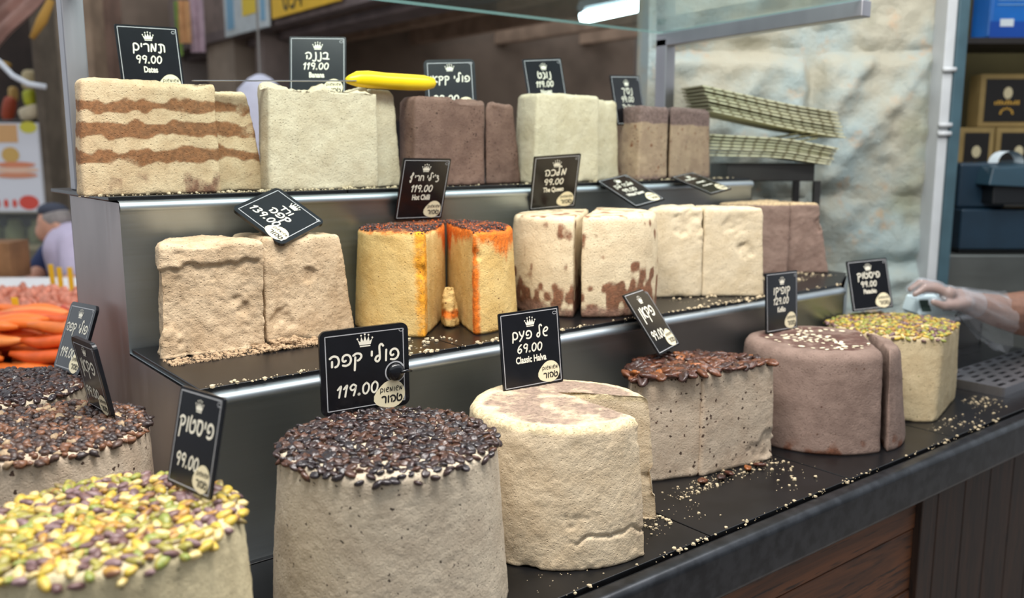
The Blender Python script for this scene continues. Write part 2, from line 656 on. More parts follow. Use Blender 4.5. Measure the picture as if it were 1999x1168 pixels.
def block_mesh(name, mat, Rb, Rt, H, planes=(), wedge=None, c=None, seed=1, fil=0.012, amp=1.0, res=0.0045,
               bites=(), tint=None, topnoise=0.0, shelf=None, crack=None, chips=1.0, bulge=0.0):
    if c is None:
        q = RNG.uniform(-Rb, Rb, (6000, 2))
        ok = (q ** 2).sum(1) < Rt * Rt
        for (nx, ny, d) in planes:
            l_ = math.hypot(nx, ny)
            ok &= (q[:, 0] * nx + q[:, 1] * ny) / l_ < d
        c = q[ok].mean(0)
    tf = np.linspace(0, 2 * math.pi, 4001)
    rf = ray_exit(c, tf, (Rb + Rt) / 2, planes, wedge)
    xy = np.stack([rf * np.cos(tf), rf * np.sin(tf)], 1)
    seg = np.hypot(*(xy[1:] - xy[:-1]).T)
    cum = np.concatenate([[0], np.cumsum(seg)])
    nth = int(cum[-1] / res)
    th = np.interp(np.arange(nth) / nth * cum[-1], cum, tf)
    prof = [(z_, 0.0) for z_ in np.linspace(0, H - fil, max(8, int((H - fil) / res)))]
    prof[0] = (0.0, 0.002)
    for k in range(1, 5):
        a = k / 4 * math.pi / 2
        prof.append((H - fil + fil * math.sin(a), fil * (1 - math.cos(a))))
    rings = []
    for (z_, ins) in prof:
        R = Rb + (Rt - Rb) * (z_ / H) + bulge * math.sin(math.pi * z_ / H)
        r = np.maximum(ray_exit(c, th, R, planes, wedge) - ins, 0.002)
        rings.append(np.stack([c[0] + r * np.cos(th), c[1] + r * np.sin(th), np.full(nth, z_)], 1))
    nside = len(rings)
    rl = np.hypot(rings[-1][:, 0] - c[0], rings[-1][:, 1] - c[1])
    ntop = max(8, int(rl.mean() / (res * 1.25)))
    for k in range(1, ntop):
        s = 1 - k / ntop
        r = rl * s
        rings.append(np.stack([c[0] + r * np.cos(th), c[1] + r * np.sin(th), np.full(nth, H)], 1))
    V = np.concatenate(rings + [np.array([[c[0], c[1], H], [c[0], c[1], 0.0]])])
    nr = len(rings)
    k = np.arange(nth)
    k2 = (k + 1) % nth
    fcs = []
    for i in range(nr - 1):
        fcs.append(np.stack([i * nth + k, i * nth + k2, (i + 1) * nth + k2, (i + 1) * nth + k], 1))
    quads = np.concatenate(fcs)
    top = np.stack([(nr - 1) * nth + k, (nr - 1) * nth + k2, np.full(nth, nr * nth)], 1)
    bot = np.stack([k2, k, np.full(nth, nr * nth + 1)], 1)
    me = bpy.data.meshes.new(name)
    me.from_pydata(V.tolist(), [], quads.tolist() + top.tolist() + bot.tolist())
    me.update()
    N = np.empty(len(V) * 3)
    me.vertices.foreach_get('normal', N)
    N = N.reshape(-1, 3)
    d = amp * (0.0022 * fbm(V, 13, seed, 2) + 0.0005 * vnoise(V, 60, seed + 5) + 0.0006 * vnoise(V, 170, seed + 9) + 0.0004 * vnoise(V, 330, seed + 10))
    et = np.exp(-np.maximum(H - V[:, 2], 0) / 0.014) * (N[:, 2] < 0.95)
    eb = np.exp(-V[:, 2] / 0.012)
    ch = np.clip(vnoise(V, 34, seed + 21) - 0.15, 0, 1) * 1.2
    d = d - chips * 0.0075 * ch * (et + 0.5 * eb)
    # crumbling outcrops near the bottom edge
    d = d + chips * 0.003 * np.clip(vnoise(V, 80, seed + 33), 0, 1) * eb
    for (bx_, by_, bz_, rad, dep) in bites:
        dist = np.sqrt(((V - np.array([bx_, by_, bz_])) ** 2).sum(1))
        wob = 0.55 * vnoise(V, 32, seed + 41) + 0.30 * vnoise(V, 85, seed + 42)
        w = sstep(0.85, 0.60, dist / rad + wob)
        d = d - w * (dep * (0.75 + 0.5 * vnoise(V, 40, seed + 45)) + 0.0016 * vnoise(V, 130, seed + 43))
    if crack:
        z0, sl, xa, xb = crack
        zc = z0 + sl * np.maximum(V[:, 0], 0) * 0.5 + 0.010 * vnoise(V * np.array([1, 1, 0]), 40, seed + 71) + 0.004 * vnoise(V * np.array([1, 1, 0]), 120, seed + 72)
        w = np.exp(-((V[:, 2] - zc) / 0.0026) ** 2) * sstep(xa - 0.02, xa + 0.01, V[:, 0]) * sstep(xb + 0.02, xb - 0.01, V[:, 0]) * (V[:, 1] < 0)
        d = d - 0.0045 * w * np.clip(0.7 + vnoise(V, 30, seed + 73), 0, 1.2)
    if shelf:
        z0, dep, x1 = shelf
        wv = 0.016 * vnoise(V * np.array([1, 1, .1]), 26, seed + 61) + 0.006 * vnoise(V, 80, seed + 62)
        w = sstep(z0 + 0.003, z0 - 0.006, V[:, 2] + wv) * sstep(x1 + 0.015, x1 - 0.015, V[:, 0] + wv)
        d = d - w * (dep + 0.0012 * vnoise(V, 90, seed + 63)) * (np.abs(N[:, 2]) < 0.6)
    V2 = V + N * d[:, None]
    if topnoise:
        w = sstep(H - fil * 1.6, H - 0.001, V[:, 2])
        V2[:, 2] -= w * topnoise * np.clip(0.5 + fbm(V * np.array([1, 1, 0]), 24, seed + 51, 3) * 1.6, 0, 1.3)
    V2[:, 2] = np.maximum(V2[:, 2], 0.0005)
    me.vertices.foreach_set('co', V2.ravel())
    if tint is not None:
        T = np.zeros((len(V), 4))
        T[:, 3] = 1
        T[:, :3] = tint(V, N)
        a = me.color_attributes.new('tint', 'FLOAT_COLOR', 'POINT')
        a.data.foreach_set('color', T.ravel())
    me.polygons.foreach_set('use_smooth', [True] * len(me.polygons))
    me.materials.append(mat)
    me.update()
    return me


GT, GM, GF = 'halva blocks on the top tier', 'halva blocks on the middle tier', 'halva cakes on the counter'


def halva_piece(label, group, mat, loc, Rb, Rt, H, **kw):
    """a cut piece: one top-level mesh"""
    ob = bpy.data.objects.new('halva_piece', block_mesh('halva_piece', mat, Rb, Rt, H, **kw))
    COL.objects.link(ob)
    ob.location = loc
    return tag(ob, label, 'halva', group)


def halva_cake(label, group, mat, loc, Rb, Rt, H, **kw):
    """a cake with parts: an empty with a body below it"""
    e = empty('halva_cake', loc)
    ob = bpy.data.objects.new('body', block_mesh('body', mat, Rb, Rt, H, **kw))
    COL.objects.link(ob)
    ob.parent = e
    return tag(e, label, 'halva', group)


def zeros(V):
    return np.zeros((len(V), 3))


# --- top tier -----------------------------------------------------------
def date_bands(V, N):
    T = zeros(V)
    wob = 0.016 * fbm(V * np.array([1, 1, 0.15]), 13, 3, 3) + 0.006 * vnoise(V, 60, 4)
    zz = V[:, 2] + wob
    for (zc, hw, st) in ((0.163, 0.0085, .95), (0.121, 0.0125, 1.0), (0.074, 0.0105, .95)):
        brk = 0.25 + 1.1 * fbm(V, 20, 8, 2)
        hw = hw * (1 + 0.6 * fbm(V * np.array([1, 1, 0]), 26, int(zc * 900), 2))
        T[:, 0] = np.maximum(T[:, 0], sstep(hw + 0.006, hw - 0.003, abs(zz - zc)) * (st + np.minimum(brk, 0)))
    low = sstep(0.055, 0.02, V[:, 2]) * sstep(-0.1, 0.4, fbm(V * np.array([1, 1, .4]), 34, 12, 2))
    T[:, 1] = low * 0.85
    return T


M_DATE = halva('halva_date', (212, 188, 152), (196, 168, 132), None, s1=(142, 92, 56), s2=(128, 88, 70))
M_BAN = halva('halva_banana', (210, 195, 168), (198, 181, 153), None)
M_COCOA = halva('halva_cocoa', (126, 98, 86), (108, 82, 72), (58, 38, 32), 150, 0.26, 0.45)
M_NOUG = halva('halva_nougat', (212, 198, 170), (200, 185, 155), None)
M_PRIN = halva('halva_prince', (176, 150, 124), (158, 132, 110), (70, 56, 54), 150, 0.24, 0.4, s1=(128, 104, 100), s2=(122, 66, 36))
YF = 1.72


def prince(V, N):
    T = zeros(V)
    T[:, 0] = sstep(0.150, 0.160, V[:, 2] + 0.006 * fbm(V, 25, 2)) * 1.1
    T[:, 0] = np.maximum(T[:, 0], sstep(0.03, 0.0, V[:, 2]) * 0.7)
    T[:, 1] = sstep(0.45, 0.8, vnoise(V, 85, 71)) * (V[:, 2] < 0.15) * 0.7
    return T


def top_pair(x0, split, off, mat, la, lb, Rb, Rt, Rtb, Ha, Hb, seed, gap=0.002, tint=None, bites_a=(), bites_b=(), topa=0.0, topb=0.0, lean=0.0):
    c = (x0, YF + 0.012, ZT)
    d0 = (split + lean * 0.012) / math.hypot(1, lean)
    halva_piece(la, GT, mat, c, Rb, Rt, Ha, planes=[(0.03, -1, 0.012), (1, -lean, d0 - gap)], seed=seed, tint=tint, bites=bites_a, topnoise=topa, chips=1.2)
    halva_piece(lb, GT, mat, c, Rb, Rtb, Hb, planes=[(0.10, -1, 0.014 - off), (-1, lean, -d0 - gap)], seed=seed + 3, tint=tint, bites=bites_b, topnoise=topb, chips=1.2)


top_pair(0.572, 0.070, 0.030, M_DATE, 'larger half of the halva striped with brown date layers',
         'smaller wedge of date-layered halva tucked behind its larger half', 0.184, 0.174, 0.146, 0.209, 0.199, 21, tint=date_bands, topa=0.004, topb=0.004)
top_pair(0.906, 0.088, 0.026, M_BAN, 'smooth cream banana halva half with torn top edge under the yellow knife',
         'narrow cream slice at the side of the banana halva', 0.170, 0.164, 0.152, 0.218, 0.214, 31, topa=0.017, topb=0.010,
         bites_b=[(0.135, -0.02, 0.05, 0.03, 0.008), (0.13, -0.02, 0.12, 0.02, 0.005)])
top_pair(1.256, 0.022, 0.034, M_COCOA, 'dark brown cocoa halva half with straight cut face beside the banana halva',
         'dark brown cocoa halva wedge beside the pale nougat halva', 0.178, 0.172, 0.148, 0.201, 0.198, 41, gap=0.002, lean=0.75, topa=0.009, topb=0.005)
top_pair(1.604, 0.050, 0.034, M_NOUG, 'pale cream nougat halva half with a smooth cut face',
         'narrow pale nougat halva wedge with a small crack near its base', 0.178, 0.168, 0.160, 0.222, 0.216, 51, gap=0.002, lean=0.6, topb=0.004)
top_pair(1.974, -0.050, 0.022, M_PRIN, 'two-tone halva half, mauve over speckled tan, beside the nougat halva',
         'two-tone mauve and tan halva half beside the stacked cardboard', 0.180, 0.172, 0.168, 0.202, 0.203, 61, gap=0.005, lean=0.85, tint=prince)

# --- middle tier --------------------------------------------------------
M_BEIGE = halva('halva_beige', (206, 182, 150), (186, 160, 128), None, bump=0.8)
M_CHIL = halva('halva_chilli', (220, 188, 124), (208, 172, 106), (110, 58, 30), 90, 0.16, 0.16, s1=(232, 112, 12), s2=(66, 40, 36), s3=(238, 158, 30))
M_QUEEN = halva('halva_queen', (220, 202, 168), (208, 188, 154), None, s1=(128, 76, 50), s2=(150, 116, 98))
M_WHITE = halva('halva_white', (214, 198, 168), (202, 184, 152), None)
M_MOCHA = halva('halva_mocha', (144, 121, 109), (128, 105, 94), None, s1=(206, 180, 140))
BACK = (0, 1, 0)

cM1 = (0.645, 1.555, ZM)
halva_piece('coarse beige halva block with crumbled left edge and torn face', GM, M_BEIGE, cM1, 0.186, 0.178, 0.203,
            planes=[(-0.12, -1, 0.016), (1, 0.12, -0.004), (0, 1, 0.118)], seed=71, res=0.0034, amp=1.7, chips=2.0, topnoise=0.004,
            shelf=(0.166, 0.006, 0.0), bites=[(-0.185, 0.0, 0.03, 0.04, -0.008), (-0.05, -0.02, 0.085, 0.03, 0.004)])
halva_piece('coarse beige halva block under the tilted sign priced 139', GM, M_BEIGE, cM1, 0.198, 0.166, 0.203,
            planes=[(0.10, -1, 0.004), (-1, -0.10, -0.002), (0, 1, 0.118)], seed=75, res=0.0034, amp=1.6, chips=1.8, topnoise=0.005,
            bites=[(0.10, -0.01, 0.12, 0.025, 0.004), (0.03, -0.01, 0.05, 0.03, 0.005)])

cM2 = (1.031, 1.562, ZM)


def chilli(V, N):
    T = zeros(V)
    n1 = fbm(V, 30, 5, 3)
    drip = 0.040 + 0.040 * np.clip(fbm(V * np.array([1, 1, 0.05]), 40, 15, 2), -.6, 1)
    side = sstep(-0.05, 0.06, V[:, 0])
    T[:, 0] = sstep(0.206 - drip * (0.25 + 1.5 * side) - 0.006, 0.206 - 0.10 * drip, V[:, 2]) * (0.62 + 0.5 * side)
    for (ex, ey, w, lo) in ((-0.104, -0.116, 0.018, 0.125), (-0.026, -0.168, 0.016, 0.165), (-0.026, -0.160, 0.014, 0.2)):
        dd = np.hypot(V[:, 0] - ex, V[:, 1] - ey) + 0.006 * n1
        s = sstep(w * 1.7, w * 0.5, dd)
        T[:, 0 if ex > -0.05 else 2] = np.maximum(T[:, 0 if ex > -0.05 else 2], s * (0.95 if ex > -.05 else 0.85 + 0.5 * n1))
    T[:, 2] = np.maximum(T[:, 2], sstep(0.03, 0.0, V[:, 2]) * 0.45 * sstep(-.2, .4, n1))
    topm = (N[:, 2] > 0.6) * sstep(0.166, 0.150, np.hypot(V[:, 0], V[:, 1]) + 0.01 * n1)
    T[:, 1] = topm * (0.75 + 0.3 * n1)
    return T


CH1 = halva_piece('yellow chilli halva part with orange drip along its cut corner, beside the beige halva', GM, M_CHIL, cM2, 0.172, 0.160, 0.206,
            planes=[(0.72, -0.70, 0.009), (0.85, -0.53, 0.0225), (0, 1, 0.112)], seed=81, tint=chilli, topnoise=0.003, amp=0.8,
            bites=[(-0.11, -0.112, 0.128, 0.018, 0.005)])
CH2 = halva_piece('yellow chilli halva part with bright orange stained top and corner, beside the brown-streaked halva', GM, M_CHIL, cM2, 0.172, 0.160, 0.206,
            planes=[(-0.935, 0.355, -0.041), (-0.85, 0.53, -0.0285), (0, 1, 0.112)], seed=85, tint=chilli, topnoise=0.003, amp=0.8,
            bites=[(-0.02, -0.165, 0.16, 0.022, 0.006)])


def chunk_tint(V, N):
    T = zeros(V)
    T[:, 0] = sstep(0.045, 0.03, V[:, 2]) * sstep(0.01, 0.025, V[:, 2]) * 0.8
    return T


halva_piece('small broken chunk of chilli halva standing in the gap of the cut chilli cake', GM, M_CHIL, (1.022, 1.500, ZM), 0.026, 0.009, 0.088,
            planes=[(-0.9, 0.3, 0.015), (0.3, -1, 0.016), (0.9, 0.2, 0.014)], seed=88, res=0.003, fil=0.003, tint=chunk_tint, amp=3.2, chips=1.2, topnoise=0.012)

cM3 = (1.4136, 1.5157, ZM)


def queen(V, N):
    T = zeros(V)
    low = sstep(0.13, 0.03, V[:, 2])
    nq = 0.5 + 0.5 * vnoise(V * np.array([1, 1, .6]), 75, 91)
    big = 0.5 + 0.5 * vnoise(V, 18, 93)
    T[:, 0] = sstep(0.60, 0.95, nq * 0.75 + 0.34 * big + 0.33 * low) * 0.9
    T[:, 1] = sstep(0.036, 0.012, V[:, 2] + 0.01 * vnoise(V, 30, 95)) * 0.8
    topm = (N[:, 2] > 0.7)
    T[:, 0] = np.where(topm, sstep(-.2, .6, vnoise(V, 60, 97)) * 0.7, T[:, 0])
    return T


halva_piece('cream halva half streaked with brown, beside the orange chilli halva', GM, M_QUEEN, cM3, 0.167, 0.164, 0.216,
            planes=[(0.66, -0.75, -0.006), (0, 1, 0.160)], seed=91, tint=queen, amp=0.8, bulge=0.004)
halva_piece('cream halva half streaked with brown, beside the plain white halva', GM, M_QUEEN, cM3, 0.167, 0.164, 0.220,
            planes=[(-0.66, 0.75, -0.010), (0, 1, 0.160)], seed=95, tint=queen, amp=0.8, bulge=0.004)
cM4 = (1.735, 1.425, ZM)
halva_piece('plain white halva piece with slanted cut beside the brown-streaked halva', GM, M_WHITE, cM4, 0.150, 0.142, 0.222,
            planes=[(-0.50, -0.866, 0.004), (0.78, -0.62, -0.006), (-0.9, 0.2, 0.135), (0, 1, 0.245)], seed=101, topnoise=0.003,
            bites=[(-0.03, 0.02, 0.18, 0.05, 0.006)])
halva_piece('plain white halva piece with chipped face beside the mocha halva', GM, M_WHITE, cM4, 0.150, 0.140, 0.222,
            planes=[(-0.62, -0.78, 0.0), (-0.78, 0.62, 0.004), (0, 1, 0.245)], seed=105, topnoise=0.003,
            bites=[(0.085, -0.065, 0.12, 0.025, 0.006), (0.06, -0.05, 0.18, 0.03, 0.003)])


def mocha(V, N):
    T = zeros(V)
    T[:, 0] = (N[:, 2] > 0.5) * 0.9 + sstep(0.198, 0.206, V[:, 2]) * 0.7
    return T


cM5 = (2.205, 1.575, ZM)
halva_piece('mauve brown halva block with rough cut face near the stone wall', GM, M_MOCHA, cM5, 0.188, 0.150, 0.210,
            planes=[(-0.66, -0.75, 0.012), (0.75, -0.66, 0.055), (0, 1, 0.10)], seed=111, tint=mocha, amp=1.5)
halva_piece('mauve brown halva end piece set back beside its larger block', GM, M_MOCHA, (2.213, 1.585, ZM), 0.192, 0.148, 0.208,
            planes=[(-0.55, -0.83, 0.004), (-0.75, 0.66, -0.060), (0, 1, 0.09)], seed=115, tint=mocha, amp=1.8,
            bites=[(0.12, -0.10, 0.14, 0.03, 0.010)])

# --- counter row --------------------------------------------------------
M_COFF = halva('halva_coffee', (196, 182, 160), (180, 165, 144), (62, 50, 44), 120, 0.20, 0.24, s1=(60, 42, 34), s2=(214, 196, 158))
M_CLAS = halva('halva_classic', (212, 193, 163), (200, 179, 148), None, s1=(146, 124, 110), s2=(216, 196, 156))
M_PECAN = halva('halva_pecan', (196, 178, 156), (182, 162, 140), (64, 38, 28), 95, 0.30, 0.42)
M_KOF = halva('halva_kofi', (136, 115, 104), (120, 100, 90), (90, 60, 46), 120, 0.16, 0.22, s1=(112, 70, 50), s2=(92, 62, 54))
M_PIST = halva('halva_pistachio', (196, 178, 142), (184, 164, 128), (122, 118, 62), 120, 0.18, 0.22)
M_PIST2 = halva('halva_pistachio_grey', (202, 188, 152), (186, 172, 138), (120, 112, 84), 90, 0.14, 0.10)


def coffee_t(V, N):
    T = zeros(V)
    dd = np.sqrt((V[:, 0] - 0.155) ** 2 + (V[:, 1] + 0.055) ** 2 + ((V[:, 2] - 0.018) * 1.2) ** 2)
    T[:, 0] = sstep(0.04, 0.012, dd + 0.012 * vnoise(V, 60, 3)) * 0.9
    return T


def classic_t(V, N):
    T = zeros(V)
    rr = np.hypot(V[:, 0], V[:, 1])
    topm = (N[:, 2] > 0.75)
    T[:, 0] = topm * sstep(0.150, 0.125, rr + 0.02 * fbm(V, 25, 5)) * (0.80 + 0.75 * fbm(V * np.array([1, 1, 0]), 26, 9, 3))
    T[:, 1] = (1 - topm) * sstep(0.208, 0.222, V[:, 2]) * 0.9 + topm * sstep(0.125, 0.15, rr) * .8
    dd = np.hypot(V[:, 0] - 0.02, V[:, 1] + 0.16) + abs(V[:, 2] - 0.06) * 0.5
    T[:, 0] = np.maximum(T[:, 0], (1 - topm) * 0.38 * sstep(0.07, 0.02, dd))
    return T


def kofi_t(V, N):
    T = zeros(V)
    topm = (N[:, 2] > 0.8)
    rr = np.hypot(V[:, 0], V[:, 1])
    T[:, 1] = topm * sstep(0.140, 0.118, rr + 0.012 * vnoise(V, 40, 4)) * (0.65 + 0.5 * fbm(V, 40, 7))
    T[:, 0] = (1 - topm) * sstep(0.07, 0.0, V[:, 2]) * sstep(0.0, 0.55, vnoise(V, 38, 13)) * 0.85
    return T


F4 = halva_cake('large grey-beige halva cake topped with whole coffee beans and a round-cornered sign', GF, M_COFF, (0.625, 1.076, CT), 0.172, 0.155, 0.242,
                seed=121, res=0.0032, tint=coffee_t, fil=0.010, amp=0.8, chips=0.7, bites=[(0.16, -0.06, 0.02, 0.03, 0.008)])
cF5 = (0.986, 1.110, CT)
F5 = halva_piece('classic golden halva cake with a wedge cut out, below the sign priced 69', GF, M_CLAS, cF5, 0.176, 0.156, 0.226,
                 wedge=((0.040, 0.040), (-0.05, -0.9987), (0.66, -0.751)), c=(0.012, 0.072), seed=131, res=0.0030, tint=classic_t, amp=1.0, chips=1.4, fil=0.012,
                 crack=(0.050, 0.16, -0.09, 0.13), bites=[(-0.10, -0.140, 0.075, 0.025, 0.0025), (0.03, -0.165, 0.205, 0.03, 0.003), (0.155, -0.085, 0.075, 0.03, 0.006)])
cF6 = (1.400, 1.125, CT)
P6a = [(-0.33, -0.944, 0.018), (1, -0.1, -0.030)]
P6b = [(-0.12, -0.993, 0.018), (-1, 0.1, 0.033)]
F6a = halva_cake('pecan-topped halva wedge with speckled face shaded beside the classic halva', GF, M_PECAN, cF6, 0.178, 0.160, 0.212, planes=P6a, seed=141, amp=0.8, chips=1.2, fil=0.008)
F6b = halva_cake('pecan-topped halva half with pale speckled cut face beside the brown cake', GF, M_PECAN, cF6, 0.180, 0.166, 0.212, planes=P6b, seed=145, amp=0.8, chips=1.2, fil=0.008,
                 bites=[(0.14, -0.03, 0.035, 0.045, 0.006)])
cF7 = (1.823, 1.150, CT)
F7 = halva_cake('mauve brown halva cake sprinkled with white flakes, below the sign priced 129', GF, M_KOF, cF7, 0.190, 0.166, 0.220,
                planes=[(0.66, -0.75, 0.118), (0, 1, 0.156)], seed=151, tint=kofi_t, fil=0.020, amp=0.8, chips=0.6)
halva_piece('thin mauve brown slice parted from the flake-sprinkled cake', GF, M_KOF, (1.829, 1.144, CT), 0.190, 0.166, 0.217,
            planes=[(-0.66, 0.75, -0.122)], seed=155, tint=kofi_t, fil=0.020, amp=0.9, chips=0.8)
cF8 = (2.192, 1.165, CT)
F8 = halva_cake('pale green-beige halva cake topped with pistachios beside the flake-sprinkled cake', GF, M_PIST, cF8, 0.190, 0.168, 0.206,
                planes=[(0.27, -0.96, 0.136), (0, 1, 0.142)], seed=161, fil=0.006, amp=0.8, chips=0.8)
F1 = halva_cake('beige halva cake thickly topped with colourful pistachios at the counter corner', GF, M_PIST2, (0.231, 1.018, CT), 0.160, 0.141, 0.245,
                seed=171, res=0.0034, fil=0.008, amp=0.9, chips=1.0)
F2 = halva_cake('speckled beige halva cake topped with chopped pecans between the pistachio and coffee cakes', GF, M_PECAN, (0.246, 1.440, CT), 0.152, 0.146, 0.240,
                seed=181, fil=0.008, amp=0.9, chips=1.0)
F3 = halva_cake('coffee bean halva cake with a tilted sign beside the steel side panel', GF, M_COFF, (0.241, 1.803, CT), 0.146, 0.142, 0.229,
                seed=191, fil=0.008, amp=0.9, chips=1.0)


# --- nut and bean toppings ---------------------------------------------
def blob(nu, nv, fn):
    vs, fc = [(0, 0, 1)], []
    for j in range(1, nv):
        p = math.pi * j / nv
        for i in range(nu):
            t = 2 * math.pi * i / nu
            vs.append((math.sin(p) * math.cos(t), math.sin(p) * math.sin(t), math.cos(p)))
    vs.append((0, 0, -1))
    for i in range(nu):
        fc.append((0, 1 + i, 1 + (i + 1) % nu))
        for j in range(nv - 2):
            a, b = 1 + j * nu, 1 + (j + 1) * nu
            fc.append((a + i, b + i, b + (i + 1) % nu, a + (i + 1) % nu))
        fc.append((len(vs) - 1, 1 + (nv - 2) * nu + (i + 1) % nu, 1 + (nv - 2) * nu + i))
    return [fn(Vector(v)) for v in vs], fc


def bean_fn(v):
    x, y, z_ = v.x * 0.0066, v.y * 0.0046, v.z * 0.0036
    if v.z > 0:
        z_ = v.z * 0.0026
        if abs(v.y) < 0.35:
            z_ -= 0.0012 * (1 - abs(v.y) / 0.35)
    return (x, y, z_)


def pist_fn(v):
    t = 1 - 0.30 * v.x
    w = 1 + 0.12 * math.sin(6 * v.x + 4 * v.y)
    return (v.x * 0.0080, v.y * 0.0046 * t * w, v.z * 0.0032 * t)


def pecan_fn(v):
    a = math.atan2(v.z, v.y)
    rid = 1 + 0.17 * math.cos(7 * a + 1.5 * math.sin(3 * v.x))
    k_ = 0.55 if abs(v.y) < 0.25 and v.z > 0 else 1.0
    return (v.x * 0.0135, v.y * 0.0070 * rid, v.z * 0.0044 * rid * k_)


def chop_fn(v):
    w = 1 + 0.3 * math.sin(7 * v.x + 3 * v.y) * math.cos(5 * v.z + v.y * 4)
    return (v.x * 0.0062 * w, v.y * 0.0042 * w, v.z * 0.0034 * w)


def flake_fn(v):
    return (v.x * 0.0075, v.y * 0.0045, v.z * 0.0008)


def nutmat(name, c, rough=0.4, var=0.45, sc=160, spec=0.5):
    return plain(name, c, rough, 0, var, sc, spec, 0.25)


BEAN_M = [nutmat('bean_dark', (62, 46, 44), 0.20), nutmat('bean_brown', (84, 56, 44), 0.22), nutmat('bean_black', (48, 40, 42), 0.18)]
def pistmat(name, c1, c2):
    k = NT(name)
    col = k.mix(k.ramp(k.noise(120, 3), 0.42, 0.60), lin(c1), lin(c2))
    k.base(col)
    k.bump(k.noise(420, 3), 0.5, 0.001)
    k.set(0.42)
    return k.m


PIST_M = [pistmat('pistachio_' + n_, a_, b_) for n_, a_, b_ in (('yellow', (188, 162, 58), (164, 136, 60)), ('olive', (146, 138, 56), (116, 98, 60)),
          ('green', (122, 132, 58), (158, 146, 66)), ('plum', (92, 64, 62), (120, 90, 84)), ('mauve', (124, 98, 98), (96, 70, 70)), ('cream', (206, 186, 128), (178, 150, 78)), ('gold', (168, 126, 50), (116, 78, 56)))]
PECAN_M = [nutmat('pecan_dark', (84, 50, 38), 0.26), nutmat('pecan_brown', (106, 64, 42), 0.26), nutmat('pecan_amber', (150, 88, 44), 0.3), nutmat('pecan_black', (66, 44, 38), 0.24)]
CHOP_M = [nutmat('chop_dark', (82, 60, 50), 0.4), nutmat('chop_brown', (122, 82, 58), 0.4), nutmat('chop_black', (60, 48, 46), 0.4), nutmat('chop_pale', (176, 150, 118), 0.7)]
FLAKE_M = [plain('flake_white', (234, 222, 190), 0.6)]


def nutset(name, fn, mats, nu=8, nv=5):
    res_ = []
    vs, fc = blob(nu, nv, fn)
    for m in mats:
        mb = MB()
        mb.add(vs, fc)
        res_.append(mb.mesh(name, m, True))
    return (name, vs, fc, res_, mats)


S_BEAN = nutset('coffee_bean', bean_fn, BEAN_M, 9, 6)
S_PIST = nutset('pistachio', pist_fn, PIST_M, 8, 5)
S_PECAN = nutset('pecan', pecan_fn, PECAN_M, 14, 7)
S_CHOP = nutset('pecan_bit', chop_fn, CHOP_M, 7, 5)
S_FLAKE = nutset('white_flake', flake_fn, FLAKE_M, 8, 4)


def scatter(cake, nset, H, R, mind, planes=(), weights=None, patch=0.0, seed=1, scale=(0.85, 1.2), tilt=0.5, lift=0.0015, rimdrop=0.010, maxn=2000, rmax_extra=0.004, layers=1):
    rng = random.Random(seed)
    name, vs, fc, meshes, mats = nset
    weights = weights or [1] * len(meshes)
    pts = []
    grid = {}
    tries = 0
    lim = R + rmax_extra
    while tries < 26000 and len(pts) < maxn:
        tries += 1
        r, a = lim * math.sqrt(rng.random()), rng.random() * 2 * math.pi
        x_, y_ = r * math.cos(a), r * math.sin(a)
        bad = False
        for (nx, ny, d) in planes:
            if (nx * x_ + ny * y_) / math.hypot(nx, ny) > d + 0.002:
                bad = True
        if bad:
            continue
        gx, gy = int(x_ // mind), int(y_ // mind)
        for i_ in (-1, 0, 1):
            for j_ in (-1, 0, 1):
                for (qx, qy) in grid.get((gx + i_, gy + j_), ()):
                    if (qx - x_) ** 2 + (qy - y_) ** 2 < mind * mind:
                        bad = True
        if bad:
            continue
        grid.setdefault((gx, gy), []).append((x_, y_))
        pts.append((x_, y_, r))
    if patch:
        P = np.array([(p[0], p[1], seed * .37) for p in pts])
        keep = fbm(P, 22, seed, 2) < (1 - patch) * 0.9 - 0.25
        keep |= np.array([p[2] > R * 0.86 for p in pts])
        pts = [p for p, k_ in zip(pts, keep) if k_]
    loc = cake.location
    items = []
    for (x_, y_, r) in pts:
        drop = max(0.0, (r - (R - 0.012)) / 0.016)
        z_ = H + lift - rimdrop * drop * drop * rng.uniform(0.4, 1.3) + rng.uniform(-0.001, 0.0015)
        rot = Euler((rng.uniform(-tilt, tilt), rng.uniform(-tilt, tilt), rng.uniform(0, 6.28)))
        s = rng.uniform(*scale)
        w = Vector((loc[0] + x_, loc[1] + y_, loc[2] + z_))
        items.append(((w - Vector((0, 0, CAMZ))).length, Vector((x_, y_, z_)), rot, s, rng.choices(range(len(meshes)), weights)[0]))
    items.sort(key=lambda t: t[0])
    for (_, p, rot, s, k_) in items[:300]:
        put(meshes[k_], name, cake, p, rot, (s, s, s))
    if len(items) > 300:
        mb = MB()
        for (_, p, rot, s, k_) in items[300:]:
            M = Matrix.Translation(p) @ rot.to_matrix().to_4x4() @ Matrix.Scale(s, 4)
            mb.add([M @ Vector(v) for v in vs], fc, k_)
        ob = mb.build(name + '_layer', list(mats), cake, None, None, True)
        ob['kind'] = 'stuff'
    return len(items)


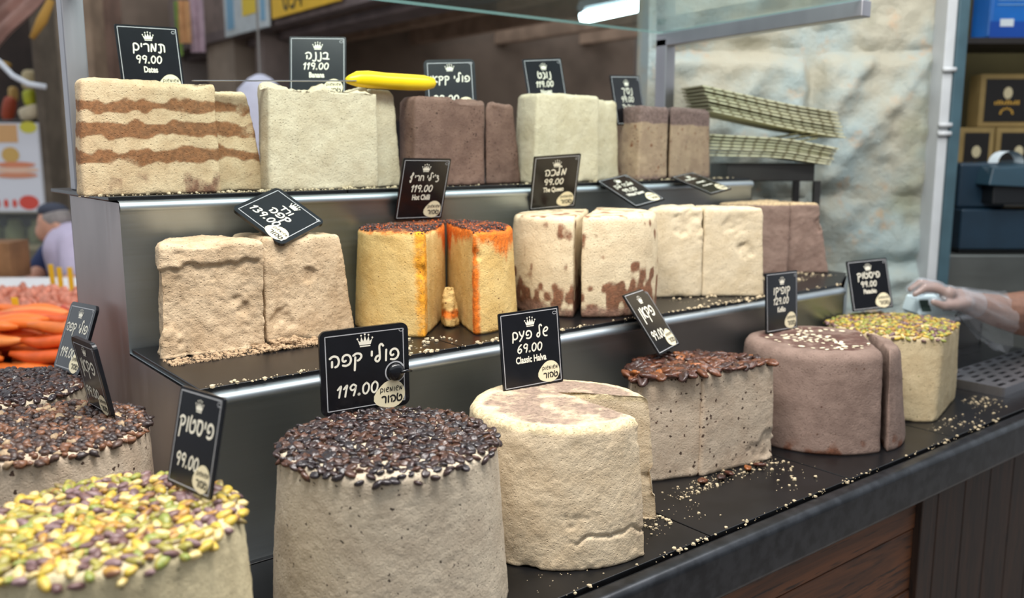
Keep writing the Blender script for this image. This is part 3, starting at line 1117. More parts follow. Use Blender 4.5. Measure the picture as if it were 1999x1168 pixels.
scatter(F4, S_BEAN, 0.242, 0.153, 0.0092, weights=[4, 3, 4], patch=0.22, seed=3, scale=(1.15, 1.5), tilt=0.7)
scatter(F3, S_BEAN, 0.229, 0.140, 0.0098, weights=[4, 3, 4], patch=0.1, seed=5, scale=(1.2, 1.6), tilt=.7)
scatter(F1, S_PIST, 0.245, 0.140, 0.0100, weights=[5, 5, 2, 3, 4, 4, 3], seed=7, scale=(1.05, 1.55), tilt=0.5)
scatter(F8, S_PIST, 0.206, 0.166, 0.0100, planes=[(0.27, -0.96, 0.134), (0, 1, 0.140)], weights=[4, 5, 4, 3, 2, 1, 3], seed=9, scale=(0.95, 1.3))
scatter(F2, S_CHOP, 0.240, 0.145, 0.0085, weights=[4, 3, 4, 0.6], seed=11, scale=(0.9, 1.7), tilt=0.8, patch=0.05)
scatter(F6a, S_PECAN, 0.212, 0.164, 0.0140, planes=P6a, weights=[5, 4, 0.8, 4], seed=13, scale=(1.1, 1.7), tilt=0.45, rimdrop=0.018)
scatter(F6b, S_PECAN, 0.212, 0.164, 0.0140, planes=P6b, weights=[5, 4, 0.8, 4], seed=15, scale=(1.0, 1.5), tilt=0.5)
scatter(F7, S_FLAKE, 0.219, 0.125, 0.0125, planes=[(0.66, -0.75, 0.10)], seed=17, scale=(0.6, 1.25), tilt=0.12, patch=0.75, lift=0.001, rmax_extra=0.0)


# dark chilli flakes on the two chilli pieces
FLK = [nutmat('chilli_flake_dark', (58, 38, 36), 0.5), nutmat('chilli_flake_orange', (214, 96, 24), 0.5), nutmat('chilli_flake_brown', (92, 54, 42), 0.5)]
for ob, pls, sd_ in ((CH1, [(0.72, -0.70, 0.009), (0.85, -0.53, 0.0225), (0, 1, 0.112)], 1), (CH2, [(-0.935, 0.355, -0.041), (-0.85, 0.53, -0.0285), (0, 1, 0.112)], 2)):
    rng_ = random.Random(sd_)
    mb = MB()
    for _ in range(2600):
        r_, a_ = 0.157 * math.sqrt(rng_.random()), rng_.random() * 6.283
        x_, y_ = r_ * math.cos(a_), r_ * math.sin(a_)
        if any((nx * x_ + ny * y_) / math.hypot(nx, ny) > d for nx, ny, d in pls):
            continue
        k_ = rng_.uniform(0.0012, 0.0030)
        R_ = Euler((rng_.random() * 6, rng_.random() * 6, rng_.random() * 6)).to_matrix()
        vs, fc = blob(5, 3, lambda v: Vector((v.x * k_ * 1.3, v.y * k_, v.z * k_ * 0.6)))
        c_ = Vector((x_, y_, 0.2045 - max(0, r_ - 0.148) * 0.5))
        mb.add([c_ + R_ @ v for v in vs], fc, rng_.choices((0, 1, 2), (5, 1.2, 3))[0])
    fl = mb.build('chilli_flakes', FLK, ob)
    fl['kind'] = 'stuff'

# ---------------------------------------------------------------- price signs
GLY = {
    'פ': (1.0, [[(.42, .46), (.26, .40), (.12, .56), (.20, .86), (.50, 1.0), (.80, .86), (.92, .50), (.78, .15), (.46, 0), (.14, .06)]]),
    'ו': (.42, [[(.24, 1.0), (.20, .5), (.18, 0)]]),
    'ל': (.82, [[(.86, 1.42), (.70, 1.60), (.50, 1.42), (.50, .75), (.48, .22), (.26, 0), (.06, .18), (.18, .46), (.48, .56)]]),
    'י': (.36, [[(.20, 1.0), (.18, .62)]]),
    'ק': (.95, [[(.06, .84), (.36, 1.0), (.72, .92), (.82, .66), (.62, .40), (.46, .34)], [(.24, .66), (.20, .1), (.14, -.52)]]),
    'ה': (1.0, [[(.04, .82), (.36, 1.0), (.74, .88), (.88, .48), (.74, .10), (.52, 0)], [(.24, .52), (.22, .04)]]),
    'ת': (1.0, [[(.16, .98), (.55, 1.0), (.84, .80), (.86, .4), (.84, 0)], [(.40, .98), (.38, .2), (.22, -.14), (.02, -.1)]]),
    'מ': (.98, [[(.08, 0), (.16, .55), (.24, 1.0), (.42, .5), (.60, .05), (.72, .5), (.82, 1.06)]]),
    'ר': (.82, [[(.06, .92), (.40, 1.0), (.66, .84), (.66, .4), (.62, 0)]]),
    'ם': (.98, [[(.10, -.30), (.18, .4), (.22, .92), (.56, 1.0), (.86, .70), (.78, .26), (.46, .10), (.22, .22)]]),
    'ב': (1.0, [[(.10, .86), (.44, 1.0), (.74, .82), (.70, .40), (.62, .04)], [(.04, .06), (.5, .02), (.96, 0)]]),
    'נ': (.66, [[(.46, 1.0), (.52, .4), (.44, -.18), (.22, -.34), (.02, -.24)]]),
    'ג': (.70, [[(.20, 1.0), (.50, .74), (.52, .3), (.30, -.1), (.06, -.14)], [(.50, .3), (.62, 0)]]),
    'ט': (.98, [[(.18, 1.16), (.06, .6), (.16, .10), (.48, 0), (.80, .20), (.86, .66), (.66, .92), (.46, .72)]]),
    'ס': (.96, [[(.10, .96), (.30, 1.0), (.70, .96), (.86, .54), (.66, .08), (.36, .02), (.12, .36), (.24, .90)]]),
    'צ': (.82, [[(.10, .92), (.42, 1.0), (.56, .80), (.32, .56), (.66, .40), (.68, .04), (.40, -.26), (.10, -.22)]]),
    "'": (.26, [[(.16, 1.2), (.10, .95)]]),
    'ח': (.92, [[(.08, 0), (.14, .6), (.20, 1.0)], [(.20, .84), (.5, 1.0), (.76, .80), (.80, 0)]]),
    'ף': (.95, [[(.46, .40), (.18, .52), (.14, .84), (.44, .98), (.70, 1.20), (.60, 1.58), (.44, 1.30), (.40, .4), (.26, -.36), (.06, -.20), (.12, .06)]]),
    'כ': (.92, [[(.08, .92), (.46, 1.0), (.80, .70), (.76, .24), (.46, 0), (.06, .04)]]),
    'א': (.92, [[(.12, 1.10), (.14, .5), (.10, 0)], [(.84, 1.02), (.48, .84), (.36, .5), (.50, .16), (.84, .02)]]),
    'ן': (.40, [[(.22, 1.0), (.20, .3), (.16, -.55)]]),
    'ך': (.82, [[(.06, .92), (.40, 1.0), (.66, .84), (.64, .2), (.58, -.6)]]),
    'ש': (.98, [[(.16, .62), (.42, .60), (.74, .72), (.86, .98), (.66, 1.16), (.34, .96), (.14, .50), (.32, .06), (.70, 0)]]),
    'ע': (.92, [[(.10, 1.0), (.24, .6), (.44, .40)], [(.80, 1.02), (.66, .56), (.36, .1), (.08, -.22)]]),
    'ד': (.9, [[(.04, .96), (.86, 1.0)], [(.64, 1.0), (.62, 0)]]),
    '0': (.72, [[(.36, 1.0), (.10, .72), (.12, .22), (.36, 0), (.60, .26), (.62, .74), (.36, 1.0)]]),
    '1': (.46, [[(.06, .70), (.34, 1.0), (.28, .5), (.24, 0)]]),
    '2': (.72, [[(.08, .80), (.30, 1.0), (.58, .84), (.48, .46), (.08, .02), (.64, .04)]]),
    '3': (.70, [[(.08, .94), (.40, 1.0), (.56, .78), (.28, .54), (.58, .38), (.50, .06), (.10, .02)]]),
    '4': (.70, [[(.44, 1.0), (.08, .38), (.62, .38)], [(.46, .7), (.44, 0)]]),
    '5': (.70, [[(.58, 1.0), (.18, .98), (.14, .58), (.46, .60), (.60, .32), (.40, .02), (.08, .06)]]),
    '6': (.72, [[(.54, 1.0), (.22, .70), (.10, .26), (.36, 0), (.62, .24), (.44, .50), (.14, .36)]]),
    '9': (.72, [[(.60, .86), (.34, 1.0), (.10, .76), (.26, .50), (.56, .62), (.62, .90), (.56, .4), (.46, 0)]]),
    '.': (.30, [[(.13, .04), (.15, .05)]]),
    ' ': (.50, []),
}


def smooth_line(pts, n=5):
    if len(pts) < 3:
        return [Vector((p[0], p[1])) for p in pts]
    P = [Vector((p[0], p[1])) for p in pts]
    out = []
    for i in range(len(P) - 1):
        p0, p1, p2, p3 = P[max(i - 1, 0)], P[i], P[i + 1], P[min(i + 2, len(P) - 1)]
        for k in range(n):
            t = k / n
            out.append(0.5 * ((2 * p1) + (p2 - p0) * t + (2 * p0 - 5 * p1 + 4 * p2 - p3) * t * t + (3 * p1 - p0 - 3 * p2 + p3) * t ** 3))
    out.append(P[-1])
    return out


def ribbon(mb, line, w, z_):
    """flat brush stroke with round ends"""
    n = len(line)
    vs, fc = [], []
    for i, p in enumerate(line):
        t = (line[min(i + 1, n - 1)] - line[max(i - 1, 0)])
        t = t.normalized() if t.length > 1e-9 else Vector((1, 0))
        q = Vector((-t.y, t.x)) * w
        vs += [(p.x + q.x, p.y + q.y, z_), (p.x - q.x, p.y - q.y, z_)]
    for i in range(n - 1):
        fc.append((2 * i + 1, 2 * i + 3, 2 * i + 2, 2 * i))
    mb.add(vs, fc)
    for p in (line[0], line[-1]):
        mb.add([(p.x + w * math.cos(a * math.pi / 4), p.y + w * math.sin(a * math.pi / 4), z_ + 0.00002) for a in range(8)], [tuple(range(8))])


def brush_text(txt, cx_, cy_, height, maxw, weight, z_, rtl=True, slant=0.0):
    seq = list(txt)[::-1] if rtl else list(txt)
    tot = sum(GLY[ch][0] + 0.10 for ch in seq)
    s = min(height, maxw / tot)
    mb = MB()
    x_ = cx_ - tot * s / 2
    for ch in seq:
        adv, strokes = GLY[ch]
        for st in strokes:
            ln = smooth_line(st)
            ln = [Vector((x_ + (p.x + slant * p.y) * s, cy_ + (p.y - 0.5) * s)) for p in ln]
            ribbon(mb, ln, weight * s * (1.6 if ch == '.' else 1.0), z_)
        x_ += (adv + 0.10) * s
    return mb


def font_mesh(txt, size, maxw, mat, z_, cx_, cy_, squeeze=0.72):
    cu = bpy.data.curves.new('lettering', 'FONT')
    cu.body = txt
    cu.size = size
    cu.align_x, cu.align_y = 'CENTER', 'CENTER'
    cu.offset = size * 0.030
    cu.resolution_u = 3
    tmp = bpy.data.objects.new('lettering', cu)
    me = bpy.data.meshes.new_from_object(tmp)
    bpy.data.objects.remove(tmp)
    co = np.empty(len(me.vertices) * 3)
    me.vertices.foreach_get('co', co)
    co = co.reshape(-1, 3)
    w = co[:, 0].max() - co[:, 0].min()
    k_ = min(squeeze, maxw / w)
    co[:, 0] = co[:, 0] * k_ + cx_
    co[:, 1] += cy_
    co[:, 2] = z_
    me.vertices.foreach_set('co', co.ravel())
    me.materials.clear()
    me.materials.append(mat)
    me.update()
    return me


def rounded_rect(w, h, r, n=5):
    out = []
    for (sx, sy, a0) in ((1, 1, 0), (-1, 1, 90), (-1, -1, 180), (1, -1, 270)):
        for k in range(n + 1):
            a = math.radians(a0 + 90 * k / n)
            out.append((sx * (w / 2 - r) + r * math.cos(a), sy * (h / 2 - r) + r * math.sin(a)))
    return out


SIGN_POSE = {
 'dates': ((0.5789, 1.9078, 1.7304), (0.998, 0.0557, 0.0288), (-0.0345, 0.1051, 0.9939), 0.125, 0.138),
 'banana': ((0.9305, 1.8759, 1.7352), (0.8259, -0.5639, -0.0021), (0.127, 0.1824, 0.975), 0.125, 0.138),
 'cocoa': ((1.2662, 1.8428, 1.7048), (0.8608, -0.5079, 0.0332), (0.0729, 0.1876, 0.9795), 0.125, 0.135),
 'nougat': ((1.5737, 1.8441, 1.7233), (0.9934, -0.0775, 0.0846), (-0.0704, 0.1709, 0.9828), 0.125, 0.138),
 'prince': ((1.8384, 1.7987, 1.6906), (0.9965, 0.0715, 0.0436), (-0.0558, 0.1785, 0.9824), 0.125, 0.138),
 'chilli': ((1.063, 1.6566, 1.4676), (0.9992, 0.0375, -0.0157), (0.0253, -0.2721, 0.9619), 0.125, 0.138),
 'queen': ((1.437, 1.648, 1.475), (0.961, -0.262, 0.06), (-0.14, -0.31, 0.94), 0.125, 0.138),
 'whiteq': ((1.6879, 1.636, 1.4503), (0.9846, 0.1277, 0.1191), (-0.1683, 0.8762, 0.4516), 0.125, 0.138),
 'nes': ((1.9644, 1.6333, 1.4632), (0.976, 0.1974, 0.0925), (-0.2171, 0.9176, 0.333), 0.1190, 0.1314),
 'gold139': ((0.7063, 1.6056, 1.4301), (0.4459, -0.7198, -0.5321), (0.8949, 0.3466, 0.2811), 0.125, 0.125),
 'coffl': ((0.3824, 1.8416, 1.1947), (0.1394, -0.9893, 0.0423), (0.3385, 0.0877, 0.9369), 0.1263, 0.1370),
 'pecl': ((0.323, 1.4657, 1.2022), (0.067, -0.9974, 0.0267), (-0.1635, 0.0154, 0.9864), 0.108, 0.122),
 'pisl': ((0.3336, 1.026, 1.2117), (0.1413, -0.989, 0.0435), (0.2287, 0.0754, 0.9706), 0.106, 0.118),
 'coff': ((0.6672, 1.2143, 1.2105), (0.9913, -0.1314, 0.0112), (-0.012, -0.0052, 0.9999), 0.1474, 0.1365),
 'classic': ((1.0094, 1.2189, 1.1963), (0.9904, -0.1352, 0.0298), (-0.0172, 0.0937, 0.9955), 0.1280, 0.1413),
 'pecr': ((1.4065, 1.2921, 1.1905), (0.918, 0.3962, -0.0165), (-0.216, 0.5346, 0.817), 0.1338, 0.1477),
 'kof': ((1.8225, 1.2563, 1.1926), (0.9995, 0.0218, -0.0215), (0.0197, 0.0797, 0.9966), 0.1300, 0.1435),
 'pisr': ((2.2523, 1.2774, 1.1916), (0.9397, -0.3394, 0.0425), (0.0441, 0.2435, 0.9689), 0.1319, 0.1371),
}


def price_sign(key, label, heb, price, eng=None, thick=False, badge=True, clip=False, heb2=None):
    c, hv, vv, w, h = SIGN_POSE[key]
    hv = Vector(hv).normalized()
    vv = Vector(vv)
    vv = (vv - hv * vv.dot(hv)).normalized()
    nv = hv.cross(vv)
    root = empty('price_sign')
    M = Matrix((hv, vv, nv)).transposed().to_4x4()
    base = Vector(c) - vv * h / 2
    root.matrix_world = Matrix.Translation(base) @ M
    tag(root, label, 'sign', 'black price signs')
    oy = h / 2                       # origin of the thing is its bottom edge
    t = 0.006 if thick else 0.0035
    rr = 0.012 if thick else 0.003
    out = rounded_rect(w, h, rr)
    n = len(out)
    mb = MB()
    mb.add([(x_, y_ + oy, -t) for x_, y_ in out] + [(x_, y_ + oy, 0) for x_, y_ in out],
           [tuple(range(n))[::-1], tuple(range(n, 2 * n))] + [(i, (i + 1) % n, n + (i + 1) % n, n + i) for i in range(n)])
    mb.build('panel', BOARD, root)
    ins = 0.009 if thick else 0.0045
    z_ = 0.0004
    mb = MB()
    a, b = w / 2 - ins, h / 2 - ins
    cor = [Vector((-a, -b + oy)), Vector((a, -b + oy)), Vector((a, b + oy)), Vector((-a, b + oy))]
    for i in range(4):
        ribbon(mb, [cor[i], cor[(i + 1) % 4]], 0.0007, z_)
    mb.build('border', CHALK2, root)
    # crown
    mb = MB()
    s = 0.0105 * w / 0.125
    cy_ = oy + 0.36 * h
    prof = [(-1, .0), (-.75, -.72), (.75, -.72), (1, .0), (.62, -.34), (.5, .34), (.22, -.28), (0, .46), (-.22, -.28), (-.5, .34), (-.62, -.34)]
    mb.add([(x_ * s, cy_ + y_ * s, z_) for x_, y_ in prof], [(0, 1, 10), (10, 1, 8), (10, 8, 9), (8, 1, 2), (8, 2, 6), (8, 6, 7), (6, 2, 4), (6, 4, 5), (4, 2, 3)])
    mb.add([(x_ * s, cy_ + y_ * s, z_) for x_, y_ in ((-.7, -.98), (.7, -.98), (.72, -.82), (-.72, -.82))], [(0, 1, 2, 3)])
    for px_, py_ in ((-1, .1), (-.5, .5), (0, .62), (.5, .5), (1, .1)):
        mb.add([(px_ * s + .13 * s * math.cos(k * math.pi / 3), cy_ + py_ * s + .13 * s * math.sin(k * math.pi / 3), z_) for k in range(6)], [tuple(range(6))])
    mb.build('crown_emblem', CHALK, root)
    # small ring mark in the upper corner
    mb = MB()
    ribbon(mb, smooth_line([(0.42 * w + 0.004 * math.cos(k * 0.7), oy + 0.42 * h + 0.0025 * math.sin(k * 0.7)) for k in range(9)]), 0.0004, z_)
    mb.build('corner_mark', CHALK2, root)
    hy = 0.185 if eng else (0.14 if heb2 is None else 0.16)
    if heb:
        brush_text(heb, 0, oy + hy * h, 0.105 * h if eng else (0.15 * h if heb2 is None else .10 * h), (0.62 if eng else 0.80) * w, 0.10, z_).build('flavour_lettering', CHALK, root)
    if heb2:
        brush_text(heb2, 0.02 * w, oy + 0.0 * h, 0.12 * h, 0.5 * w, 0.11, z_).build('flavour_lettering', CHALK, root)
    py_ = 0.015 if eng else (-0.22 if heb2 is None else -0.20)
    if price:
        brush_text(price, (-0.03 if eng else -0.1) * w, oy + py_ * h, 0.105 * h if eng else 0.13 * h, 0.55 * w, 0.085, z_, False, 0.12).build('price_lettering', CHALK, root)
    if eng:
        put(font_mesh(eng, 0.120 * h, 0.64 * w, CHALK, z_, -0.02 * w, oy - 0.135 * h), 'english_lettering', root)
    if badge:
        mb = MB()
        bx_, by_, br = 0.285 * w, oy - 0.335 * h, 0.155 * w
        pts = []
        for k in range(24):
            a = 2 * math.pi * k / 24
            r = br * (1 + 0.36 * max(0, math.cos(a - math.radians(195))) ** 6)
            pts.append((bx_ + r * 1.02 * math.cos(a), by_ + r * math.sin(a)))
        mb.add([(x_, y_, z_ + 0.0002) for x_, y_ in pts], [tuple(range(24))])
        bd = mb.build('badge', BADGE, root)
        brush_text('משומשום', bx_, by_ + 0.34 * br, 0.46 * br, 1.75 * br, 0.10, z_ + 0.0005).build('badge_lettering', INK, bd)
        brush_text('טהור', bx_ + .05 * br, by_ - 0.34 * br, 0.62 * br, 1.6 * br, 0.13, z_ + 0.0005).build('badge_lettering', INK, bd)
    if clip:
        bx_, by_ = 0.335 * w, oy - 0.075 * h
        mb = MB()
        ribbon(mb, smooth_line([(bx_ + 0.0165 * math.cos(k * 0.5 + .5), by_ + 0.0165 * math.sin(k * 0.5 + .5)) for k in range(12)]), 0.0012, z_ + 0.0001)
        mb.build('clip_ring', CHALK2, root)
        mb = MB()
        mb.lathe([(0.0145, 0.0), (0.0145, 0.004), (0.012, 0.008), (0.005, 0.010)], 20, 0, (bx_, by_, z_))
        cl = mb.build('clip', BOARD, root, None, None, True)
        mb = MB()
        mb.tube([(bx_ + 0.006, by_, 0.010), (bx_ + 0.016, by_ + 0.001, 0.009), (bx_ + 0.026, by_ - 0.001, 0.006)], [0.0022, 0.003, 0.002], 8)
        mb.build('clip_arm', BOARD, cl, None, None, True)
    return root


price_sign('dates', 'black sign reading Dates 99.00 standing behind the date-layered halva', 'תמרים', '99.00', 'Dates')
price_sign('banana', 'black sign reading Banana 119.00 standing behind the banana halva', 'בננה', '119.00', 'Banana')
price_sign('cocoa', 'black sign priced 99.00 behind the dark cocoa halva, partly hidden by the knife handle', 'פולי קקאו', '99.00', None, True)
price_sign('nougat', 'black sign reading Nougat 119.00 standing in the pale nougat halva', 'נוגט', '119.00', 'Nougat')
price_sign('prince', 'black sign reading The Prince 99.00 behind the two-tone halva', 'נסיך', '99.00', 'The Prince')
price_sign('chilli', 'black sign reading Hot Chilli 119.00 behind the orange chilli halva', "צ'ילי חריף", '119.00', 'Hot Chilli')
price_sign('queen', 'black sign reading The Queen 99.00 behind the brown-streaked halva', 'מלכה', '99.00', 'The Queen')
price_sign('whiteq', 'black sign reading White Queen 99.00 lying back against the upper tier', 'מלכה לבן', '99.00', 'White Queen')
nes = price_sign('nes', 'black sign lying nearly flat above the mauve brown halva, its lettering hard to read', None, None, None)
for nm_, cx_, cy_, hw_, am_ in (('flavour_lettering', -0.012, 0.095, 0.026, 0.0042), ('price_lettering', 0.002, 0.070, 0.022, 0.0040), ('english_lettering', 0.004, 0.048, 0.026, 0.0028)):
    mb = MB()
    ribbon(mb, smooth_line([(cx_ - hw_ + 2 * hw_ * k / 16, cy_ + am_ * (1 if k % 2 else -1) * (0.7 + 0.3 * math.sin(k * 2.1))) for k in range(17)]), 0.0012, 0.0004)
    mb.build(nm_, CHALK, nes)
price_sign('gold139', 'black sign priced 139.00 lying tilted on the coarse beige halva', 'ורד', '139.00', None, True, True, False, 'קפה')
price_sign('coffl', 'tilted black sign priced 119.00 in the coffee bean cake by the steel side panel', 'פולי קפה', '119.00', None, True)
price_sign('pecl', 'round-cornered black sign seen edge-on in the chopped pecan cake', 'פקאן', '99.00', None, True)
price_sign('pisl', 'black sign priced 99.00 without English text in the colourful pistachio cake', 'פיסטוק', '99.00')
price_sign('coff', 'large round-cornered black sign priced 119.00 with a round black clip', 'פולי קפה', '119.00', None, True, True, True)
price_sign('classic', 'black sign reading Classic Halva 69.00 standing in the golden halva cake', 'של פעם', '69.00', 'Classic Halva')
price_sign('pecr', 'black sign priced 99.00 leaning back in the whole-pecan topping', 'פקאן', '99.00')
price_sign('kof', 'black sign priced 129.00 standing in the flake-sprinkled brown cake', 'קופיקו', '129.00', 'Kofiko')
price_sign('pisr', 'black sign reading Pistachio 99.00 in the pistachio cake near the gloved hand', 'פיסטוק', '99.00', 'Pistachio')

# ---------------------------------------------------------------- knife on the top tier
knife = empty('kitchen_knife', (0.934, 1.735, 1.697))
tag(knife, 'long thin knife with bright yellow handle lying across the date and banana halva', 'knife')
mb = MB()
mb.add([(-0.335, -0.012, -0.0165), (-0.335, 0.0, -0.0165), (0.01, 0.010, -0.001), (0.01, -0.012, -0.001),
        (-0.335, -0.012, -0.0150), (-0.335, 0.0, -0.0150), (0.01, 0.010, 0.001), (0.01, -0.012, 0.001)],
       [(3, 2, 1, 0), (4, 5, 6, 7), (0, 1, 5, 4), (1, 2, 6, 5), (2, 3, 7, 6), (3, 0, 4, 7)])
mb.build('blade', STEEL_TRIM, knife)
mb = MB()
pts = [(-0.008, 0, 0.0), (0.0, 0, 0.002), (0.018, 0.001, 0.0045), (0.045, 0.002, 0.005), (0.09, 0.004, 0.004), (0.15, 0.008, 0.004), (0.195, 0.012, 0.005), (0.218, 0.014, 0.006), (0.226, 0.0145, 0.006)]
mb.tube(pts, [0.006, 0.010, 0.0165, 0.0185, 0.0175, 0.018, 0.017, 0.012, 0.004], 16)
mb.build('handle', YELLOW, knife, None, None, True)


# ---------------------------------------------------------------- crumbs
def crumbs(name, label, spots, seed, mats, smin=0.0012, smax=0.005):
    rng = random.Random(seed)
    mb = MB()
    for (x0, x1, y0, y1, z_, n, k_) in spots:
        for _ in range(n):
            s = smin * 0.7 + (smax - smin * .7) * rng.random() ** 4
            if not (_ % 6) or x1 - x0 < 0.2:
                cxx = rng.uniform(x0, x1)
            p = Vector((min(max(cxx + rng.gauss(0, 0.022), x0), x1), rng.uniform(y0, y1), z_ + s * 0.4))
            vs, fc = blob(5, 3, lambda v: (v.x * s * rng.uniform(.6, 1.2), v.y * s * rng.uniform(.6, 1.2), v.z * s * 0.7 * rng.uniform(.6, 1.1)))
            mb.add([p + Vector(v) for v in vs], fc, k_)
    ob = mb.build(name, mats)
    tag(ob, label, 'crumbs', None, 'stuff')


crumbs('crumbs', 'pale halva crumbs strewn along the counter slate and lip',
       [(0.8, 2.6, 0.905, 0.922, CT, 200, 0), (1.05, 1.3, 0.96, 1.08, CT, 50, 0), (1.10, 1.15, 0.99, 1.04, CT, 60, 0), (1.2, 1.6, 0.95, 1.06, CT, 45, 0),
        (1.24, 1.57, 1.055, 1.105, CT, 260, 0), (0.80, 0.95, 0.93, 0.99, CT, 24, 0), (1.95, 2.4, 0.93, 1.0, CT, 60, 0), (2.33, 2.42, 0.98, 1.05, CT, 80, 0)],
       5, [CRUMB, CRUMB2])
crumbs('crumbs', 'halva crumbs along the front edge of the middle tier trays',
       [(0.45, 2.18, YM + 0.004, YM + 0.022, ZM, 310, 0), (0.46, 0.86, 1.50, 1.55, ZM, 1500, 1), (0.62, 0.74, 1.495, 1.55, ZM + 0.003, 700, 1), (0.65, 0.70, 1.51, 1.55, ZM + 0.010, 260, 1), (0.84, 0.95, 1.36, 1.44, ZM, 40, 0),
        (1.62, 1.86, 1.30, 1.50, ZM, 90, 0), (2.05, 2.34, 1.43, 1.55, ZM, 150, 0)],
       6, [CRUMB, CRUMB2], 0.0014, 0.006)
crumbs('crumbs', 'halva crumbs along the front edge of the top tier trays',
       [(0.38, 2.2, YT + 0.008, 1.722, ZT, 420, 0), (0.66, 1.06, YT + 0.012, 1.725, ZT, 200, 0)],
       8, [CRUMB, CRUMB2], 0.0014, 0.0055)
for (x_, y_, a_) in ((1.385, 1.075, 0.3), (1.415, 1.080, 1.2), (1.47, 1.075, 0.6), (1.505, 1.072, 2.0), (1.34, 1.085, 0.1)):
    ob = put(S_PECAN[3][int(a_ * 10) % 4], 'fallen_pecan', None, (x_, y_, CT + 0.006), (0.2, 0.1, a_), (1.1, 1.1, 1.1))
    tag(ob, 'fallen pecan lying at the foot of the pecan halva', 'pecan', 'fallen pecans')

# ---------------------------------------------------------------- stone pier, frame, shelf, cardboard
stone = NT('limewashed_stone')
n1 = stone.noise(2.2, 5, 0.6)
n2 = stone.noise(9, 4, 0.6)
c1 = stone.mix(stone.ramp(n1, 0.38, 0.62), lin((178, 174, 156)), lin((160, 175, 174)))
c1 = stone.mix(stone.ramp(n2, 0.56, 0.74), c1, lin((186, 164, 138)))
c1 = stone.mix(stone.math('MULTIPLY', stone.ramp(stone.noise(1.6, 3), 0.56, 0.68), 0.55), c1, lin((128, 134, 104)))
stone.base(c1)
stone.bump(stone.noise(38, 6, 0.7), 0.9, 0.012)
stone.set(0.85, 0, 0.3)
pier = empty('wall_stone', fs(3.25, 1.05, 0))
pier.rotation_euler = (0, 0, ROTV)
tag(pier, 'rough limewashed stone pier behind the stand', None, None, 'structure')
# backing and individually dressed stones, local x = sideways, y = away
MB().box(-0.56, 0.52, 0.05, 0.35, 0, 3.0).build('mortar', stone.m, pier)


def rough_stone(x0, x1, z0, z1, seed):
    nx, nz = max(6, int((x1 - x0) / 0.016)), max(6, int((z1 - z0) / 0.016))
    X, Z = np.meshgrid(np.linspace(x0, x1, nx), np.linspace(z0, z1, nz))
    P = np.stack([X.ravel(), np.zeros(X.size), Z.ravel()], 1)
    ex = np.minimum(np.minimum(P[:, 0] - x0, x1 - P[:, 0]), np.minimum(P[:, 2] - z0, z1 - P[:, 2]))
    edge = sstep(0.0, 0.055, ex + 0.012 * vnoise(P, 18, seed))
    Pd = P @ np.array([[.8, 0, .6], [0, 1, 0], [-.6, 0, .8]]) * np.array([1.0, 1, 0.45])
    dep = 0.045 * edge + 0.055 * fbm(Pd, 5.0, seed, 3) * edge - 0.050 * np.abs(vnoise(Pd, 7, seed + 7)) * edge + 0.012 * vnoise(P, 24, seed + 3) * edge + 0.009 * np.abs(vnoise(P, 13, seed + 5))
    P[:, 1] = 0.055 - dep
    fc = []
    for j in range(nz - 1):
        for i in range(nx - 1):
            a = j * nx + i
            fc.append((a, a + 1, a + nx + 1, a + nx))
    mb = MB()
    mb.add(P.tolist(), fc)
    return mb


courses = [(0.0, 0.62, (-0.56, 0.05, 0.52)), (0.62, 1.14, (-0.56, -0.02, 0.52)), (1.14, 1.385, (-0.56, 0.04, 0.52)), (1.385, 1.905, (-0.56, 0.03, 0.475)), (1.905, 2.3, (-0.56, 0.0, 0.475)), (2.3, 3.0, (-0.56, 0.1, 0.52))]
sd = 300
for (z0, z1, xs_) in courses:
    for i in range(len(xs_) - 1):
        sd += 7
        rough_stone(xs_[i], xs_[i + 1], z0, z1, sd).build('stone', stone.m, pier, None, None, True)
PAINT = plain('white_frame_paint', (190, 194, 196), 0.5, 0, 0.12, 6)
TEAL = plain('teal_frame', (62, 88, 98), 0.4, 0, 0.2, 8)
fr = empty('trim_1', fs(3.2, 1.55, 0))
fr.rotation_euler = (0, 0, ROTV)
tag(fr, 'white and teal door frame at the edge of the stone pier', None, None, 'structure')
MB().box(-0.045, -0.010, 0.0, 0.10, 0, 2.9).build('jamb', PAINT, fr, None, None, False, 0.004)
MB().box(-0.010, 0.028, -0.01, 0.12, 0, 2.9).build('edge_strip', TEAL, fr, None, None, False, 0.004)
for z_ in (1.83, 1.64, 1.61):
    MB().tube([(-0.05, -0.008, z_), (-0.005, -0.008, z_)], 0.009, 8).build('hinge_pin', PAINT, fr, None, None, True)

shelf = empty('steel_shelf', fs(2.98, 0.832, CT))
shelf.rotation_euler = (0, 0, ROTV)
tag(shelf, 'dark steel shelf unit behind the top tier holding flat cardboard', 'shelf')
STEEL_DK = steel('dark_steel', (92, 90, 88), 0.4, (3, 3, 60))
MB().box(-0.15, 0.13, -0.12, 0.12, 0.555, 0.61).build('shelf_box', STEEL_DK, shelf, None, None, False, 0.003)
for (x_, y_) in ((-0.14, -0.11), (0.135, -0.11), (-0.14, 0.10), (0.135, 0.10)):
    MB().box(x_, x_ + 0.02, y_, y_ + 0.02, 0, 0.555).build('leg', STEEL_DK, shelf)
MB().box(-0.15, 0.15, -0.10, 0.10, 0.30, 0.32).build('lower_shelf', STEEL_DK, shelf)
card = NT('corrugated_card')
vv = card.n('ShaderNodeTexWave')
vv.inputs['Scale'].default_value = 9
card.l(card.obj(), vv.inputs['Vector'])
card.base(card.mix(card.ramp(vv.outputs['Fac'], 0.75, 0.9), lin((200, 196, 164)), lin((150, 142, 112))))
card.set(0.85)
CARD = card.m
GC = 'flattened cardboard boxes on the steel shelf'


